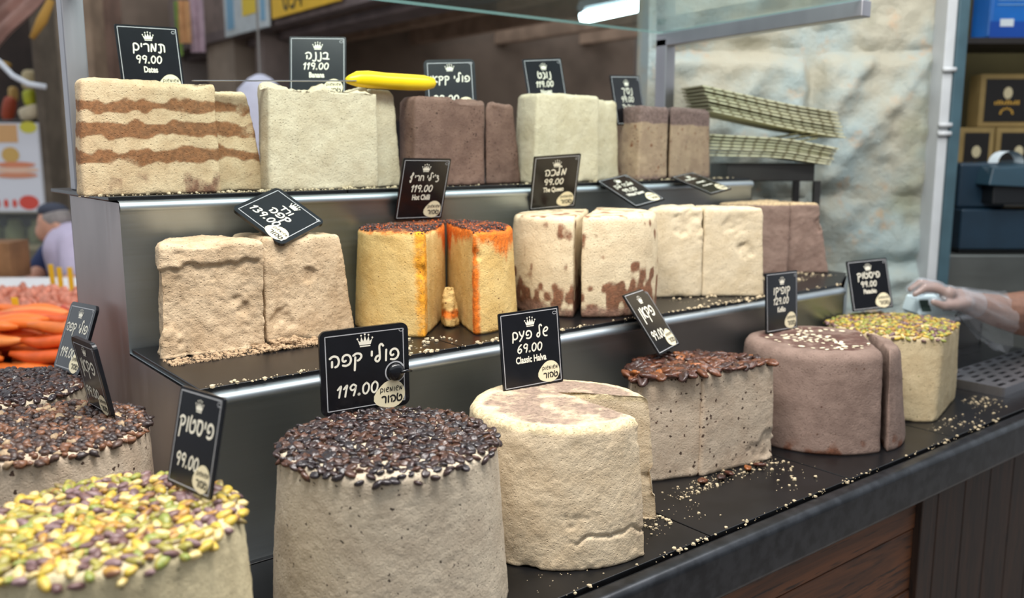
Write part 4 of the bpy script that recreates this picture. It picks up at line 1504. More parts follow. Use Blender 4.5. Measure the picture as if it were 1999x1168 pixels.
def card_sheet(f, s, z_, w, d, yaw, pitch, roll, label, fold=0.0):
    mb = MB()
    n = 6
    top, botv = [], []
    for i in range(n + 1):
        u_ = i / n - 0.5
        zz = fold * max(0, u_ - 0.1) * w
        for y_ in (-d / 2, d / 2):
            top.append((u_ * w, y_, zz + 0.0048))
            botv.append((u_ * w, y_, zz))
    m_ = len(top)
    fc = []
    for i in range(n):
        fc += [(2 * i, 2 * i + 2, 2 * i + 3, 2 * i + 1), (m_ + 2 * i + 1, m_ + 2 * i + 3, m_ + 2 * i + 2, m_ + 2 * i),
               (m_ + 2 * i, m_ + 2 * i + 2, 2 * i + 2, 2 * i), (2 * i + 1, 2 * i + 3, m_ + 2 * i + 3, m_ + 2 * i + 1)]
    fc += [(0, 1, m_ + 1, m_), (2 * n + 1, 2 * n, m_ + 2 * n, m_ + 2 * n + 1)]
    mb.add(top + botv, fc)
    ob = mb.build('cardboard_sheet', CARD, None, fs(f, s, z_), (pitch, roll, ROTV + yaw))
    tag(ob, label, 'cardboard', GC)


rg = random.Random(4)
ORD = ['topmost flattened box'] + [q + ' flattened box from the top' for q in ('second', 'third', 'fourth', 'fifth', 'sixth', 'seventh', 'eighth')]
for i in range(7):
    card_sheet(2.93 + rg.uniform(-.01, .01), 0.795 + 0.004 * i, 1.532 + 0.0090 * i, 0.40, 0.22, rg.uniform(-.03, .03), 0, 0.02 + 0.006 * i,
               ORD[6 - i] + ' in the lower, drooping cardboard stack on the steel shelf', -0.13)
for i in range(8):
    card_sheet(2.95 + rg.uniform(-.01, .01), 0.800 - 0.004 * i + 0.02, 1.628 + 0.0108 * i, 0.45, 0.23, 0.12 + rg.uniform(-.02, .02), 0.02, 0.20,
               ORD[7 - i] + ' in the upper, slanting cardboard stack on the steel shelf', 0.05)
for i in range(3):
    card_sheet(2.98, 0.915 + 0.006 * i, 1.575 + 0.013 * i, 0.17, 0.18, -0.3, 0, -0.16, 'short cardboard flap sticking out under the slanting stack', 0.0)

# ---------------------------------------------------------------- shop interior beyond the door frame
OCHRE = plain('ochre_wall', (104, 92, 52), 0.8, 0, 0.3, 3)
vbox('wall_interior', OCHRE, 4.3, 4.4, 1.4, 3.6, 0, 3.0)['kind'] = 'structure'
KRAFT = plain('kraft_board', (150, 126, 76), 0.7, 0, 0.15, 12)
BLACKP = plain('print_black', (22, 18, 14), 0.4)
GOLD = plain('print_gold', (206, 160, 62), 0.45)
IVORY = plain('print_ivory', (198, 186, 150), 0.6)


def gift_box(f, s, z_, w, h, label):
    root = empty('gift_box', fs(f, s, z_), (0, 0, ROTV))
    tag(root, label, 'box', 'black-labelled gift boxes on the shop shelf')
    MB().box(-w / 2, w / 2, 0, 0.10, 0, h).build('carton', KRAFT, root, None, None, False, 0.003)
    mb = MB()
    m = 0.022
    mb.box(-w / 2 + m, w / 2 - m, -0.003, 0.0, m, h - m)
    lb = mb.build('black_label', BLACKP, root)
    mb = MB()
    mb.add([(0.020 * math.cos(k * math.pi / 5), -0.0045, h * 0.64 + 0.026 * math.sin(k * math.pi / 5)) for k in range(10)], [tuple(range(10))[::-1]])
    mb.build('print_mark', IVORY, lb)
    mb = MB()
    for k in range(9):
        x0 = -0.055 + k * 0.0125
        mb.box(x0, x0 + 0.0065, -0.0045, -0.004, h * 0.42, h * 0.42 + (0.018 if k % 3 else 0.012))
    for k in range(7):
        a = math.pi * k / 6
        mb.box(0.026 * math.cos(a) - .004, 0.026 * math.cos(a) + .004, -0.0045, -0.004, h * 0.24 + 0.020 * math.sin(a), h * 0.24 + 0.020 * math.sin(a) + 0.008)
    mb.build('gold_print', GOLD, lb)


p = at(1952, 245, 3.75)
FI = 3.75


def sof(x_, f):
    return (x_ - CX) / 1764.0 * f


def zof(y_, f):
    return CAMZ + (295 - y_) / 1764.0 * f * 0.985


gift_box(3.95, sof(1957, 3.95), zof(248, 3.95), 0.235, 0.225, 'gift box with black label standing on top of two others')
gift_box(3.9, sof(1905, 3.9), zof(380, 3.9), 0.150, 0.285, 'gift box with black label stacked beside the teal door frame')
gift_box(3.9, sof(1988, 3.9), zof(380, 3.9), 0.200, 0.285, 'gift box with black label stacked behind the cash register')
BLUE = plain('blue_pack', (16, 108, 196), 0.35, 0, 0.15, 6)
BLUE_D = plain('blue_pack_dark', (8, 70, 160), 0.35)
WHITE = plain('label_white', (210, 220, 224), 0.5)
pk = empty('blue_package', fs(3.8, sof(1965, 3.8), zof(78, 3.8)), (0, 0, ROTV))
tag(pk, 'bright blue package with white label on the upper shop shelf', 'package')
MB().box(-0.115, 0.16, 0, 0.16, 0, 0.42).build('wrapper', BLUE, pk, None, None, False, 0.012)
MB().box(-0.115, 0.16, -0.003, 0.0, 0, 0.065).build('lower_band', BLUE_D, pk)
MB().box(-0.075, -0.02, -0.004, 0.0, 0.045, 0.075).build('price_label', WHITE, pk)
MB().box(0.055, 0.16, -0.005, 0.0, 0.10, 0.30).build('white_panel', WHITE, pk)
for k in range(6):
    MB().box(-0.09, 0.03 - 0.01 * (k % 3), -0.004, 0.0, 0.13 + 0.018 * k, 0.133 + 0.018 * k).build('print_line', plain('print_pale', (130, 180, 220), 0.5) if k == 0 else bpy.data.materials['print_pale'], pk)
sh = empty('wall_shelf', fs(3.9, 1.95, 0), (0, 0, ROTV))
tag(sh, 'dark wooden wall shelves carrying the gift boxes and blue package', 'shelf')
DARKW = plain('dark_shelf', (40, 34, 30), 0.5, 0, 0.3, 10)
MB().box(-0.12, 0.7, -0.12, 0.25, zof(78, 3.8) - 0.025, zof(78, 3.8) - 0.001).build('board', DARKW, sh)
MB().box(-0.06, 0.7, -0.05, 0.25, zof(382, 3.9) - 0.03, zof(382, 3.9) - 0.003).build('board', DARKW, sh)
MB().box(-0.12, -0.09, 0.10, 0.25, 0, 2.6).build('upright', plain('shelf_upright', (120, 84, 50), 0.6, 0, .3, 20), sh)
MB().box(0.67, 0.70, 0.10, 0.25, 0, 2.6).build('upright', DARKW, sh)

NAVY = plain('register_navy', (24, 46, 62), 0.4, 0, 0.15, 10)
NAVY2 = plain('register_teal', (34, 62, 76), 0.4, 0, 0.15, 10)
SLOT = plain('register_black', (10, 14, 18), 0.5)
reg = empty('cash_register', fs(3.45, sof(1960, 3.4), zof(495, 3.4)), (0, 0, ROTV))
tag(reg, 'dark navy cash register with receipt printer standing on a steel counter', 'cash register')
MB().box(-0.165, 0.30, -0.10, 0.20, 0.012, 0.165).build('drawer', NAVY, reg, None, None, False, 0.008)
MB().box(-0.155, 0.28, -0.08, 0.18, 0, 0.014).build('base', SLOT, reg)
MB().box(-0.165, 0.02, -0.06, 0.20, 0.165, 0.335).build('body', NAVY, reg, None, None, False, 0.012)
pr_ = MB().box(-0.075, 0.30, -0.14, 0.06, 0.185, 0.265).build('printer', SLOT, reg, None, None, False, 0.006)
mb = MB()
mb.add([(-0.105, -0.16, 0.255), (0.30, -0.16, 0.235), (0.30, 0.06, 0.235), (-0.105, 0.06, 0.255), (-0.09, -0.15, 0.320), (0.30, -0.13, 0.335), (0.30, 0.06, 0.355), (-0.085, 0.06, 0.335)],
       [(0, 3, 2, 1), (4, 5, 6, 7), (0, 1, 5, 4), (1, 2, 6, 5), (2, 3, 7, 6), (3, 0, 4, 7)])
mb.build('printer_lid', NAVY2, reg, None, None, False, 0.006)
mb = MB()
for k in range(8):
    a = math.pi * (0.15 + 0.6 * k / 7)
    for y_ in (-0.08, 0.0):
        pass
strip = [(0.02 + 0.05 * math.cos(math.pi * k / 9), 0.335 + 0.045 * math.sin(math.pi * k / 9)) for k in range(10)]
mb.add([(x_, y_, z_) for (x_, z_) in strip for y_ in (-0.07, 0.0)], [(2 * i, 2 * i + 2, 2 * i + 3, 2 * i + 1) for i in range(9)])
mb.build('receipt_paper', WHITE, reg, None, None, True)
sc_ = vbox('steel_counter', steel('grey_steel_front', (128, 132, 128), 0.45, (3, 3, 30)), 3.32, 3.9, 1.60, 2.6, 0.0, zof(497, 3.4), None, 0.008)
tag(sc_, 'grey steel counter front below the cash register', 'counter')

# ---------------------------------------------------------------- things right of the pistachio cake
tray = empty('perforated_tray', (2.80, 1.17, CT))
tag(tray, 'shallow steel drain tray with slotted top beside the pistachio cake', 'tray')
tray.matrix_world = Matrix.Translation((2.80, 1.17, CT))
mb = MB()
PX0, PX1, PY0, PY1, PZ = -0.33, 0.33, -0.17, 0.0, 0.022
rows = 6
for r in range(rows):
    y0 = PY0 + (PY1 - PY0) * r / rows
    y1 = y0 + (PY1 - PY0) / rows
    ym = y0 + (y1 - y0) * 0.60
    mb.box(PX0, PX1, y0, ym, PZ - 0.002, PZ)
    x_ = PX0 + (0.035 if r % 2 else 0.0)
    mb.box(PX0, x_ + 0.02, ym, y1, PZ - 0.002, PZ)
    x_ += 0.02
    while x_ < PX1 - 0.07:
        mb.box(x_ + 0.042, x_ + 0.070, ym, y1, PZ - 0.002, PZ)
        x_ += 0.070
    mb.box(min(x_ + 0.042, PX1 - .01), PX1, ym, y1, PZ - 0.002, PZ)
mb.build('slotted_plate', STEEL_TRIM, tray)
mb = MB()
mb.box(PX0 - 0.004, PX0, PY0, PY1, 0, PZ + 0.002).box(PX1, PX1 + 0.004, PY0, PY1, 0, PZ + .002).box(PX0, PX1, PY0 - 0.004, PY0, 0, PZ + .002).box(PX0, PX1, PY1, PY1 + 0.004, 0, PZ + .002)
mb.build('rim', STEEL_TRIM, tray)
bxo = empty('steel_bin', (2.85, 1.555, CT))
tag(bxo, 'open low steel bin with bright rim behind the slotted tray', 'bin')
mb = MB()
mb.box(-0.37, 0.28, -0.20, -0.19, 0, 0.10).box(-0.37, -0.36, -0.20, -0.04, 0, 0.10).box(0.27, 0.28, -0.20, -0.04, 0, 0.10).box(-0.37, 0.28, -0.05, -0.04, 0, 0.10)
mb.build('bin_wall', STEEL_DK, bxo)
mb = MB()
mb.box(-0.38, 0.29, -0.215, -0.185, 0.10, 0.106).box(-0.38, -0.35, -0.215, -0.03, 0.10, 0.106)
mb.build('bin_rim', STEEL_TRIM, bxo)
# small white scale behind the pistachio cake
scl = empty('kitchen_scale', (2.55, 1.256, CT), (0, 0, ROTV + 0.1))
tag(scl, 'small white plastic scale with grey display windows behind the pistachio cake', 'scale')
MB().box(-0.055, 0.055, -0.05, 0.05, 0, 0.19).build('column', WHITE, scl, None, None, False, 0.012)
hd = MB()
hd.add([(-0.060, -0.05, 0.185), (0.060, -0.05, 0.185), (0.060, 0.05, 0.185), (-0.060, 0.05, 0.185), (-0.050, -0.015, 0.232), (0.050, -0.015, 0.232), (0.050, 0.045, 0.232), (-0.050, 0.045, 0.232)],
       [(0, 3, 2, 1), (4, 5, 6, 7), (0, 1, 5, 4), (1, 2, 6, 5), (2, 3, 7, 6), (3, 0, 4, 7)])
hdo = hd.build('head', plain('scale_white', (206, 224, 228), 0.4), scl, None, None, False, 0.006)
DISP = plain('display_grey', (74, 92, 86), 0.25)
for (xa, xb) in ((-0.048, -0.020), (0.016, 0.044)):
    mb = MB()
    mb.add([(xa, -0.0515 + 0.74 * 0.010, 0.195), (xb, -0.0515 + 0.74 * 0.010, 0.195), (xb, -0.0515 + 0.74 * 0.038, 0.225), (xa, -0.0515 + 0.74 * 0.038, 0.225)], [(0, 1, 2, 3)])
    mb.build('display_window', DISP, hdo)


# ---------------------------------------------------------------- people: skinned figures
def ball(mb, c, rx, ry=None, rz=None, ax=None):
    """ellipsoid; ax = three axis vectors"""
    ry = ry or rx
    rz = rz or rx
    ax = ax or (RT, FW, UPV)
    vs, fc = blob(16, 10, lambda v: c + ax[0] * (v.x * rx) + ax[1] * (v.y * ry) + ax[2] * (v.z * rz))
    mb.add(vs, fc)


def limb(mb, pts, radii):
    mb.tube(pts, radii, 14)
    for p_, r_ in zip(pts, radii):
        ball(mb, Vector(p_), r_)


def fused(name, mb, mat, parent, voxel, smooth=4):
    """one continuous surface grown from overlapping forms"""
    ob = mb.build(name, mat, None, None, None, True)
    ob.parent = parent
    ob.matrix_parent_inverse = parent.matrix_world.inverted()
    rm = ob.modifiers.new('remesh', 'REMESH')
    rm.mode = 'VOXEL'
    rm.voxel_size = voxel
    rm.use_smooth_shade = True
    sm = ob.modifiers.new('smooth', 'SMOOTH')
    sm.factor, sm.iterations = 0.5, smooth
    return ob


SKIN = plain('skin_brown', (132, 94, 75), 0.55, 0, 0.15, 60)
SKIN2 = plain('skin_light', (206, 152, 126), 0.6, 0, 0.1, 20)
# seller's arm with a clear plastic glove
seller = empty('person', (2.95, 1.35, CT))
seller.matrix_world = Matrix.Translation((2.95, 1.35, CT))
tag(seller, 'bare forearm and hand in a clear plastic glove reaching past the pistachio cake', 'person')
D0 = 2.52
elb = at(2150, 640, 2.98)
f0 = at(2060, 622, 2.82)
f1 = at(1998, 612, 2.70)
f2 = at(1945, 606, 2.62)
wr = at(1898, 594, D0 + 0.03)
pm = at(1872, 584, D0)
kn = at(1850, 577, D0 - 0.02)


def hand_form(grow):
    mb = MB()
    if grow == 0:
        limb(mb, [elb, f0, f1, f2, wr], [0.082, 0.080, 0.068, 0.048, 0.034])
    limb(mb, [wr, pm, kn], [0.034 + grow, 0.030 + grow, 0.022 + grow])
    for i, (tx, ty, dd, ln) in enumerate(((1786, 566, -0.050, 1), (1777, 556, -0.022, 1), (1783, 556, 0.008, 1), (1797, 561, 0.036, 1))):
        k0 = at(1852, 573 + 1.5 * i, D0 - 0.045 + 0.028 * i)
        k1 = at((1852 + tx) / 2 + 8, (573 + ty) / 2 - 6, D0 + dd * 0.9)
        k2 = at(tx + 18, ty - 3, D0 + dd)
        k3 = at(tx, ty + 9, D0 + dd)
        ball(mb, k0, 0.019 + grow)
        limb(mb, [pm, k0, k1, k2, k3], [0.016 + grow, 0.0135 + grow, 0.0125 + grow, 0.0112 + grow, 0.0085 + grow])
    limb(mb, [at(1884, 592, D0 - 0.02), at(1864, 596, D0 - 0.05), at(1842, 597, D0 - 0.06), at(1822, 590, D0 - 0.062)], [0.020 + grow, 0.0145 + grow, 0.012 + grow, 0.009 + grow])
    return mb


fused('arm', hand_form(0), SKIN, seller, 0.0045, 3)
GLOVE = see_through('glove_plastic', (0.95, 0.96, 0.98, 1), 1.40, 0.11, 0.12, (0.86, 0.90, 0.94, 1))
fused('glove', hand_form(0.006), GLOVE, seller, 0.005, 3)
# loose cuff of the glove: wavy open tube
mb = MB()
axis = [(1872, 588, D0), (1890, 600, D0 + .02), (1912, 612, D0 + .05), (1936, 624, D0 + .08), (1958, 630, D0 + .10)]
rads = [(0.042, 0.036), (0.052, 0.052), (0.062, 0.068), (0.070, 0.078), (0.076, 0.080)]
n = 40
vs, fc = [], []
for i, (ax_, rd) in enumerate(zip(axis, rads)):
    c_ = at(*ax_)
    for k in range(n):
        a = 2 * math.pi * k / n
        wv = 1 + 0.16 * math.sin(5 * a + i * 1.3) * i / 4 + 0.08 * math.sin(11 * a - i) + 0.05 * math.sin(17 * a + 2 * i)
        vs.append(c_ + FW * (rd[0] * math.cos(a) * wv) + UPV * (rd[1] * math.sin(a) * wv))
for i in range(len(axis) - 1):
    for k in range(n):
        fc.append((i * n + k, i * n + (k + 1) % n, (i + 1) * n + (k + 1) % n, (i + 1) * n + k))
mb.add(vs, fc)
cu = mb.build('glove_cuff', see_through('glove_cuff_plastic', (0.96, 0.97, 0.98, 1), 1.36, 0.06, 0.15, (0.86, 0.90, 0.94, 1)), None, None, None, True)
cu.parent = seller
cu.matrix_parent_inverse = seller.matrix_world.inverted()

# man bending over the produce table
DM = 5.2
man = empty('person', at(165, 640, DM))
man.matrix_world = Matrix.Translation(at(165, 640, DM))
tag(man, 'man in a lavender shirt and dark cap bending over the produce table', 'person')


def mp(x_, y_, d):
    return at(x_, y_, DM + d)


def man_axes(t):
    return None


mb = MB()
limb(mb, [mp(186, 880, 0), mp(182, 740, 0), mp(176, 600, 0), mp(164, 545, 0), mp(146, 488, 0), mp(128, 462, 0), mp(114, 452, 0)], [0.07, 0.09, 0.15, 0.155, 0.15, 0.085, 0.062])
ball(mb, mp(104, 436, 0), 0.088, 0.080, 0.112)                       # skull
ball(mb, mp(90, 452, 0), 0.058, 0.060, 0.066)                        # jaw
ball(mb, mp(74, 446, 0), 0.020, 0.016, 0.022)                        # nose
ball(mb, mp(81, 464, 0), 0.020, 0.030, 0.013)                        # lips
ball(mb, mp(81, 432, 0), 0.022, 0.045, 0.014)                        # brow
ball(mb, mp(111, 444, -.085), 0.018, 0.014, 0.030)                   # ear
limb(mb, [mp(148, 480, -.17), mp(146, 540, -.24), mp(124, 572, -.34), mp(98, 594, -.46)], [0.075, 0.056, 0.046, 0.032])
limb(mb, [mp(98, 594, -.46), mp(84, 598, -.50)], [0.030, 0.022])
for k in range(4):
    limb(mb, [mp(90, 596 + k, -.48 + .02 * k), mp(76 - k, 601, -.53 + .025 * k)], [0.012, 0.009])
limb(mb, [mp(128, 476, .16), mp(90, 515, .16), mp(72, 536, .05), mp(58, 545, -.05)], [0.075, 0.056, 0.045, 0.034])
for k in range(4):
    limb(mb, [mp(56, 544 + k, -.06 + .02 * k), mp(44 - k, 550, -.08 + .025 * k)], [0.012, 0.009])
fused('body', mb, SKIN2, man, 0.014, 2)
LAV = plain('shirt_lavender', (196, 184, 206), 0.8, 0, 0.12, 8)
NVY = plain('sleeve_navy', (40, 54, 98), 0.8, 0, 0.15, 8)
mb = MB()
limb(mb, [mp(176, 596, 0), mp(164, 545, 0), mp(146, 490, 0), mp(130, 466, 0)], [0.170, 0.175, 0.172, 0.098])
limb(mb, [mp(148, 480, -.17), mp(147, 528, -.225)], [0.098, 0.084])
fused('shirt', mb, LAV, man, 0.016, 3)
mb = MB()
limb(mb, [mp(128, 478, .16), mp(104, 500, .16), mp(84, 522, .12)], [0.095, 0.092, 0.078])
fused('navy_sleeve', mb, NVY, man, 0.016, 3)
mb = MB()
limb(mb, [mp(188, 870, 0), mp(182, 740, 0), mp(177, 610, 0)], [0.09, 0.11, 0.172])
fused('trousers', mb, plain('trouser_grey', (70, 70, 78), 0.8), man, 0.02, 3)
mb = MB()
ball(mb, mp(107, 432, 0.0), 0.098, 0.090, 0.100)
for _i in range(1):
    pass
fused('hair', MB().add(*blob(18, 10, lambda v: mp(111, 428, 0) + RT * (v.x * 0.088) + FW * (v.y * 0.088) + UPV * (v.z * 0.078))), plain('hair_grey', (150, 142, 138), 0.9, 0, .2, 30), man, 0.012, 2)
fused('cap', MB().add(*blob(18, 10, lambda v: mp(104, 412, 0) + RT * (v.x * 0.086) + FW * (v.y * 0.086) + UPV * (v.z * 0.050))), plain('cap_dark', (62, 66, 80), 0.8), man, 0.012, 2)

# ---------------------------------------------------------------- produce table behind the stand
tbl = vbox('produce_table', plain('table_wood', (118, 84, 56), 0.7, 0, 0.3, 6), 2.55, 4.75, -3.4, -1.18, 0.0, 0.86)
tag(tbl, 'low wooden produce table piled with orange and pink dried fruit', 'table')
sheet = vbox('white_sheet', plain('sheet_white', (232, 228, 226), 0.8, 0, 0.06, 5), 4.12, 4.72, -3.2, -1.75, 0.861, 0.885, None, 0.01)
tag(sheet, 'white paper sheet spread on the produce table before the bending man', 'paper')
ORG = [plain('orange_fruit', (244, 122, 44), 0.45, 0, 0.2, 14), plain('orange_fruit_deep', (236, 96, 30), 0.45, 0, 0.2, 14), plain('orange_fruit_pale', (246, 146, 76), 0.45, 0, 0.2, 14)]
smeshes = []
for k in range(3):
    mb = MB()
    pts = [(-0.14 + 0.28 * i / 8, 0.012 * math.sin(i * 0.9 + k), 0.006 * math.cos(i * 1.1 + k)) for i in range(9)]
    mb.tube(pts, [0.010, 0.020, 0.026, 0.028, 0.027, 0.028, 0.026, 0.020, 0.009], 8, 0, 0.75)
    smeshes.append(mb.mesh('fruit_strip', ORG[k], True))
rg = random.Random(8)
for layer in range(4):
    for r in range(9 - layer):
        for cidx in range(3):
            f = 2.66 + 0.065 * r + 0.02 * layer + rg.uniform(-.01, .01)
            s = -2.06 + 0.295 * cidx + 0.04 * layer + rg.uniform(-.05, .05)
            if layer > 1 and cidx == 0 and r % 2:
                continue
            ob = put(smeshes[rg.randrange(3)], 'fruit_strip', None, fs(f, s, 0.885 + 0.040 * layer + rg.uniform(0, .004)), (rg.uniform(-.2, .2), rg.uniform(-.04, .04), ROTV + rg.uniform(-.14, .02)))
            tag(ob, 'long orange candied fruit strip heaped on the produce table', 'candied fruit', 'orange candied fruit strips')


def heap(name, label, mat, f, s, rf, rs, h, n, size, seed):
    rng = random.Random(seed)
    mb = MB()
    for _ in range(n):
        a, q = rng.random() * 6.283, math.sqrt(rng.random())
        z_ = 0.865 + h * (1 - q * q) * rng.uniform(0.75, 1.05)
        p_ = fs(f + rf * q * math.cos(a), s + rs * q * math.sin(a), z_)
        R_ = Euler((rng.random() * 6, rng.random() * 6, rng.random() * 6)).to_matrix()
        k_ = rng.uniform(0.7, 1.3) * size
        vs, fc = blob(6, 4, lambda v: Vector((v.x * k_, v.y * k_ * 0.7, v.z * k_ * 0.45)))
        mb.add([p_ + R_ @ v for v in vs], fc)
    # mound below the pieces
    nn = 24
    vs, fc = [tuple(fs(f, s, 0.862 + h * 0.85))], []
    for j in range(1, 6):
        q = j / 5
        for i in range(nn):
            a = i * 2 * math.pi / nn
            vs.append(tuple(fs(f + rf * q * math.cos(a), s + rs * q * math.sin(a), 0.862 + h * 0.85 * (1 - q * q))))
    for i in range(nn):
        fc.append((0, 1 + (i + 1) % nn, 1 + i))
        for j in range(4):
            fc.append((1 + j * nn + i, 1 + j * nn + (i + 1) % nn, 1 + (j + 1) * nn + (i + 1) % nn, 1 + (j + 1) * nn + i))
    mb.add(vs, fc)
    ob = mb.build(name, mat, None, None, None, True)
    tag(ob, label, 'dried fruit', None, 'stuff')


PINK = plain('pink_fruit', (222, 142, 116), 0.6, 0, 0.35, 30)
heap('dried_fruit_heap', 'heap of pink dried fruit pieces beyond the orange strips', PINK, 3.72, -2.05, 0.36, 0.62, 0.10, 700, 0.028, 3)
heap('dried_fruit_heap', 'small heap of red dried fruit beside the orange strips', plain('red_fruit', (206, 74, 62), 0.55, 0, 0.3, 30), 3.25, -1.55, 0.16, 0.24, 0.13, 260, 0.022, 4)
YST = plain('yellow_stick', (226, 184, 40), 0.5)
for (x_, y_, d) in ((106, 578, 4.1), (122, 590, 4.0), (143, 596, 4.0), (46, 730, 3.2)):
    p0 = at(x_, y_, d)
    mb = MB()
    mb.box(-0.010, 0.010, -0.004, 0.004, 0, 0.11)
    ob = mb.build('yellow_marker', YST, None, (p0.x, p0.y, 0.93), (0.1, rg.uniform(-.15, .15), ROTV))
    tag(ob, 'yellow plastic price stick standing in the dried fruit', 'marker', 'yellow price sticks')
WOODP = plain('post_wood', (176, 128, 78), 0.6, 0, 0.2, 10)
ob = vbox('wooden_crate', plain('crate_wood', (148, 104, 66), 0.7, 0, .3, 8), 4.8, 5.0, -3.3, -2.72, 0.86, 1.06)
tag(ob, 'brown wooden crate standing behind the white sheet', 'crate')

# ---------------------------------------------------------------- background street
BUILD = plain('far_wall', (150, 130, 114), 0.9, 0, 0.4, 1.6, 0.3)
o = vbox('wall_far', BUILD, 9.0, 9.2, -9, 1.2, 0, 4.2)
tag(o, 'blurred brown and taupe market buildings at the end of the lane', None, None, 'structure')
# display counter with jars in the far stall
fc_ = empty('far_counter', fs(7.2, -3.9, 0), (0, 0, ROTV))
tag(fc_, 'pale shop counter with a glass front in the far stall', 'counter')
MB().box(-1.1, 0.26, 0, 0.5, 0, zof(492, 7.2)).build('base', plain('counter_beige', (142, 132, 112), 0.7, 0, .3, 4), fc_)
MB().box(-1.1, 0.26, 0.0, 0.5, zof(492, 7.2), zof(482, 7.2)).build('ledge', plain('ledge_pale', (176, 166, 138), 0.6), fc_)
MB().box(-1.1, 0.26, 0.03, 0.04, zof(482, 7.2), zof(415, 7.2)).build('glass_front', see_through('case_glass', (0.9, 0.93, 0.9, 1), 1.4, 0.08), fc_)
MB().box(-1.1, 0.26, 0.0, 0.5, zof(418, 7.2), zof(410, 7.2)).build('case_top', plain('case_top', (186, 180, 166), 0.6), fc_)
jarm = plain('jar_cream', (196, 188, 140), 0.5, 0, 0.2, 10)
jb = MB()
jb.lathe([(0.07, 0), (0.085, 0.02), (0.085, 0.12), (0.05, 0.15), (0.055, 0.165), (0.05, 0.19)], 14)
jmesh = jb.mesh('jar', jarm, True)
for k in range(6):
    ob = put(jmesh, 'jar', None, fs(7.42, -4.72 + 0.195 * k, zof(482, 7.2)), (0, 0, k), (1, 1, 1.0))
    tag(ob, 'cream jar standing inside the far shop counter', 'jar', 'jars in the far counter')

# white poster with food pictures
PW = plain('poster_white', (226, 226, 232), 0.5)
po = empty('poster', fs(6.3, sof(20, 6.3), zof(414, 6.3)), (0, 0, ROTV))
tag(po, 'white food poster with orange, gold and red pictures in the far stall', 'poster')
hP = zof(240, 6.3) - zof(414, 6.3)
MB().box(-0.30, 0.20, 0, 0.03, 0, hP).build('board', PW, po)


def disc(cx_, cz_, rx, rz, mat, name, y_=-0.003):
    mb = MB()
    mb.add([(cx_ + rx * math.cos(k * math.pi / 10), y_, cz_ + rz * math.sin(k * math.pi / 10)) for k in range(20)], [tuple(range(20))[::-1]])
    mb.build(name, mat, po)


MB().box(-0.20, 0.06, -0.003, 0, hP * 0.78, hP * 0.98).build('picture', plain('poster_tan', (222, 172, 116), .6), po)
disc(0.14, hP * 0.95, 0.06, 0.04, plain('poster_lime', (212, 204, 70), .6), 'picture')
disc(0.0, hP * 0.64, 0.062, 0.055, plain('poster_gold', (212, 172, 98), .6), 'picture')
for (zz, cc, rx) in ((0.53, (224, 140, 104), 0.14), (0.47, (236, 196, 170), 0.16), (0.41, (220, 146, 112), 0.15)):
    disc(0.03, hP * zz, rx, 0.020, plain('poster_stripe', cc, .6), 'picture', -0.004 - zz * 0.002)
disc(0.10, hP * 0.10, 0.07, 0.05, plain('poster_red', (222, 84, 70), .6), 'picture')
for k in range(4):
    disc(-0.18 + 0.06 * k, hP * 0.09, 0.016, 0.03, bpy.data.materials['poster_red'], 'print_letter', -0.005)

# wooden and stone uprights, drooping awning, cable, bags
for (x0, x1, f, mat, lab) in ((168, 196, 7.4, (168, 142, 118), 'weathered pale wooden post behind the date sign'), (196, 232, 7.75, (150, 120, 104), 'reddish taupe door jamb beside the pale wooden post'),
                              (98, 135, 6.6, (176, 160, 140), 'cream painted pillar beside the food poster'), (78, 94, 6.33, (110, 98, 84), 'dark metal pole edging the food poster')):
    ob = vbox('street_post', plain('post_' + str(x0), mat, 0.85, 0, 0.3, 5), f, f + 0.25, sof(x0, f), sof(x1, f), 0, 3.6, None, 0.01)
    tag(ob, lab, 'post')
AWN = plain('awning_cloth', (178, 140, 128), 0.9, 0, 0.35, 5)
mb = MB()
vs, fc = [], []
a0, a1 = at(-60, 150, 5.4), at(150, -70, 5.4)
ux = a1 - a0
nn_ = (UPV * 0.55 - RT * 0.8).normalized()
NU, NV = 14, 48
for i in range(NU + 1):
    for j in range(NV + 1):
        v_ = j / NV
        p_ = a0 + ux * (i / NU) + nn_ * (0.62 * v_) + FW * (0.035 * math.sin(v_ * 44 + 0.5 * math.sin(i * .9)) + 0.15 * v_)
        vs.append(p_)
for i in range(NU):
    for j in range(NV):
        a = i * (NV + 1) + j
        fc.append((a, a + 1, a + NV + 2, a + NV + 1))
b_ = len(vs)
vs2 = [v + FW * 0.01 for v in vs]
mb.add(vs + vs2, fc + [tuple(b_ + q for q in f[::-1]) for f in fc])
ob = mb.build('awning', AWN, None, None, None, True)
tag(ob, 'faded pinkish brown folded awning over the lane', 'awning')
mb = MB()
mb.tube([at(-40, 90, 5.0), at(0, 122, 5.0), at(25, 148, 5.0), at(55, 164, 5.0), at(90, 170, 5.05)], 0.016, 8)
tag(mb.build('cable', plain('cable_white', (206, 210, 216), 0.5), None, None, None, True), 'thick white cable sagging beneath the awning', 'cable')
mb = MB()
mb.tube([at(100, 0, 5.1), at(82, 40, 5.1), at(62, 75, 5.1)], [0.02, 0.03, 0.015], 8)
tag(mb.build('strap', plain('strap_ochre', (176, 132, 56), 0.8), None, None, None, True), 'ochre strap hanging from the awning', 'strap')
DKR = plain('stall_shade', (58, 46, 40), 0.9, 0, 0.4, 3)
rc = vbox('stall_shade_box', DKR, 7.9, 8.4, sof(-120, 7.9), sof(104, 7.9), 0, 3.4)  # solid box; the recess's shade is put into its dark colour
tag(rc, 'dark box painted as the shaded stall interior behind the sagging white cable', 'stall')
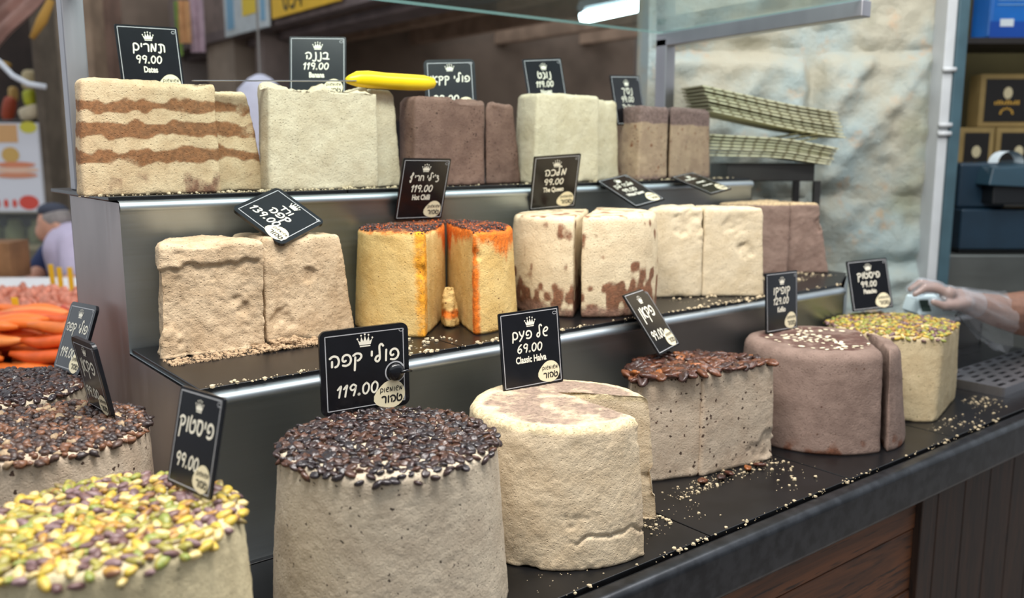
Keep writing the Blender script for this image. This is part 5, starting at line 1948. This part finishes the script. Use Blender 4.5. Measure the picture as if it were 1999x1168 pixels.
for (x0, x1, y0, y1, f, c_, lab, rl_) in (
        (54, 86, 138, 178, 6.6, (206, 186, 140), 'cream paper packet hanging above the lime green packet', .1), (58, 80, 176, 208, 6.5, (186, 190, 40), 'lime green packet hanging beside the dark pole', -.1),
        (48, 92, 206, 234, 6.45, (214, 198, 166), 'cream carton lying on the rail above the poster', -.28), (8, 30, 188, 236, 6.7, (172, 72, 40), 'brick red packet hanging above the food poster', .25),
        (30, 42, 170, 200, 6.8, (196, 160, 92), 'small ochre packet hanging beside the brick red packet', 0), (84, 98, 178, 236, 6.75, (214, 210, 214), 'white packet hanging beside the cream pillar', .1),
        (12, 32, 122, 136, 6.9, (202, 160, 70), 'yellow packet tucked behind the white cable', .3)):
    w_, h_ = sof(x1, f) - sof(x0, f), zof(y0, f) - zof(y1, f)
    mb = MB()
    mb.add(*blob(14, 8, lambda v: (w_ / 2 * math.copysign(abs(v.x) ** 0.55, v.x), 0.05 * v.y, h_ / 2 * math.copysign(abs(v.z) ** 0.55, v.z) + h_ / 2)))
    ob = mb.build('packet', plain('packet_%d' % x0, c_, 0.6, 0, 0.2, 9), None, fs(f, sof((x0 + x1) / 2, f), zof(y1, f)), (0, rl_, ROTV), True)
    tag(ob, lab, 'packet')
mb = MB()
mb.tube([fs(6.55, sof(-60, 6.55), zof(238, 6.55)), fs(6.55, sof(104, 6.55), zof(236, 6.55))], 0.012, 8)
tag(mb.build('rail', plain('rail_dark', (66, 62, 60), 0.5), None, None, None, True), 'thin dark rail above the food poster', 'rail')

# hanging garments and cloths
for (x0, x1, y0, y1, f, c_, lab) in ((362, 384, 8, 88, 7.0, (214, 160, 110), 'orange cloth hanging beside the date sign'), (356, 366, 10, 112, 7.1, (150, 186, 96), 'green cloth strip hanging next to the orange cloth'),
                                     (384, 410, 0, 105, 7.2, (196, 168, 180), 'pale mauve cloth hanging next to the orange cloth')):
    mb = MB()
    n = 9
    vs, fc = [], []
    w_ = sof(x1, f) - sof(x0, f)
    h_ = zof(y0, f) - zof(y1, f)
    for sgn in (0, 1):
        for i in range(n):
            for j in range(4):
                vs.append((w_ * (i / (n - 1) - .5), 0.02 * math.sin(i * 1.7 + j * .4) + 0.01 * sgn, h_ * (j / 3)))
    for i in range(n - 1):
        for j in range(3):
            a = i * 4 + j
            fc += [(a, a + 4, a + 5, a + 1), (n * 4 + a + 1, n * 4 + a + 5, n * 4 + a + 4, n * 4 + a)]
    mb.add(vs, fc)
    ob = mb.build('hanging_cloth', plain('cloth_' + str(x0), c_, 0.9, 0, 0.25, 12), None, fs(f, sof((x0 + x1) / 2, f), zof(y1, f)), (0, 0, ROTV), True)
    tag(ob, lab, 'cloth')
mb = MB()
mb.lathe([(0.10, 0), (0.16, 0.1), (0.15, 0.35), (0.12, 0.52), (0.06, 0.58), (0.02, 0.60)], 18)
ob = mb.build('white_sack', plain('sack_white', (206, 206, 222), 0.8, 0, 0.12, 7), None, fs(5.0, sof(514, 5.0), zof(362, 5.0)), None, True)
tag(ob, 'white cloth sack hanging behind the gap between date and banana halva', 'sack')
mb = MB()
mb.tube([tuple(fs(5.0, sof(514, 5.0), zof(362, 5.0) + 0.58)), tuple(fs(5.0, sof(514, 5.0), 2.6))], 0.006, 6)
tag(mb.build('cord', plain('cord_grey', (120, 116, 112), 0.8)), 'thin cord holding up the white cloth sack', 'cord')

# shop across: fascia with signboards, roof, rafters, dark back wall
XF = 2.95
shop = empty('wall_shop', (XF, 6, 0))
shop.matrix_world = Matrix.Translation((XF, 6, 0))
tag(shop, 'dark open shop across the lane with beamed ceiling', None, None, 'structure')
TIMB = plain('fascia_timber', (112, 98, 96), 0.8, 0, 0.3, 6)
RAFT = plain('rafter_timber', (186, 156, 132), 0.8, 0, 0.25, 6)
DARKC = plain('shop_ceiling', (136, 120, 108), 0.9, 0, 0.25, 4)


def shp(mb, name, mat):
    return cpart(mb, name, mat, 0, False, shop)


shp(MB().box(XF - 0.10, XF + 0.02, 3.4, 9.0, 2.46, 2.54), 'fascia_beam', TIMB)
shp(MB().box(XF - 0.02, XF + 0.06, 3.4, 9.0, 2.54, 2.98), 'fascia', plain('fascia_paint', (138, 120, 112), 0.8, 0, .3, 5))
shp(MB().box(XF + 0.06, XF + 0.30, 3.4, 9.0, 2.40, 2.46), 'gutter', TIMB)
shp(MB().box(XF, 5.0, 2.9, 9.0, 2.72, 2.80), 'roof_slab', DARKC)
for x_ in (3.55, 4.15, 4.8, 5.45, 6.1):
    shp(MB().box(x_, x_ + 0.09, 2.9, 9.0, 2.58, 2.72), 'rafter', RAFT)
shp(MB().box(7.0, 7.1, 1.0, 9.0, 0, 2.8), 'back_wall', PLASTER_DK)
shp(MB().box(XF, 7.1, 8.9, 9.0, 0, 2.8), 'end_wall', PLASTER_DK)
for (y_, w_, c_) in ((6.75, 0.16, (122, 108, 102)), (7.35, 0.62, (158, 142, 126))):
    shp(MB().box(XF - 0.05, XF + 0.2, y_, y_ + w_, 0, 2.46), 'pier', plain('pier_' + str(w_), c_, 0.9, 0, .25, 4))
shp(MB().box(3.6, 4.0, 5.2, 6.4, 0, 1.78), 'cupboard', plain('cupboard_dark', (44, 38, 36), 0.7, 0, .2, 5))
# sign boards hung on the fascia (face -x)
sb_ = empty('signboard', (XF - 0.12, 5.95, 2.50))
tag(sb_, 'yellow signboard with dark telephone digits on the shop fascia', 'signboard')
MB().box(-0.02, 0.0, -0.62, 0.42, 0.0, 0.40).build('board', plain('board_yellow', (232, 184, 44), 0.5, 0, .12, 8), sb_)
tm = brush_text('054', -0.05, 0.11, 0.14, 0.60, 0.09, 0, False)
mb = MB()
mb.v = [(-0.024, -v[0] + 0.0, v[1]) for v in tm.v]
mb.f = tm.f
mb.mi = tm.mi
mb.build('digits', plain('digit_dark', (66, 62, 40), 0.6), sb_)
sb2 = empty('signboard', (XF - 0.14, 6.82, 2.45))
tag(sb2, 'pale blue and white poster board beside the yellow signboard', 'signboard')
MB().box(-0.02, 0.0, -0.42, 0.42, 0.0, 0.60).build('board', plain('board_paleblue', (196, 204, 206), 0.5, 0, .15, 8), sb2)
PBL = plain('print_blue', (120, 164, 190), 0.6)
for (a, b, c_, d_) in ((-0.38, -0.30, 0.05, 0.5), (0.22, 0.36, 0.05, 0.30), (-0.1, 0.3, 0.40, 0.52)):
    MB().box(-0.024, -0.02, a, b, c_, d_).build('printed_block', PBL, sb2)
MB().box(-0.024, -0.02, -0.26, 0.04, 0.12, 0.28).build('printed_block', plain('print_yellow', (222, 192, 60), 0.6), sb2)

# fluorescent tube under the shop ceiling, seen through the canopy glass
fx = empty('ceiling_lamp', at(1196, 22, 4.6))
fx.matrix_world = Matrix.Translation(at(1196, 22, 4.6))
tag(fx, 'bright white fluorescent tube under the shop ceiling seen through the glass', 'lamp')
a_, b_ = at(1138, 34, 4.5), at(1256, 9, 4.7)
mb = MB()
mb.tube([a_, b_], 0.030, 12)
tb = mb.build('tube', emit('tube_light', (0.80, 0.93, 1.0, 1), 22), None, None, None, True)
tb.parent = fx
tb.matrix_parent_inverse = fx.matrix_world.inverted()
ld = area_light('shop_tube_light', (a_ + b_) / 2 - Vector((0, 0, 0.04)), (a_ + b_) / 2 - Vector((0, 0, 2)), 0.5, 0.06, 30, (0.85, 0.94, 1.0))
ld.parent = fx
ld.matrix_parent_inverse = fx.matrix_world.inverted()
mb = MB()
off = Vector((0, 0, 0.05))
mb.tube([a_ + off - (b_ - a_) * 0.04, b_ + off + (b_ - a_) * 0.04], 0.034, 4)
hb = mb.build('housing', plain('lamp_housing', (150, 160, 166), 0.5), None)
hb.parent = fx
hb.matrix_parent_inverse = fx.matrix_world.inverted()
mb = MB()
m_ = (a_ + b_) / 2
mb.tube([m_ + off, Vector((m_.x, m_.y, 2.72))], 0.008, 6)
rd_ = mb.build('hanger', plain('hanger_grey', (110, 110, 110), 0.5), None)
rd_.parent = fx
rd_.matrix_parent_inverse = fx.matrix_world.inverted()
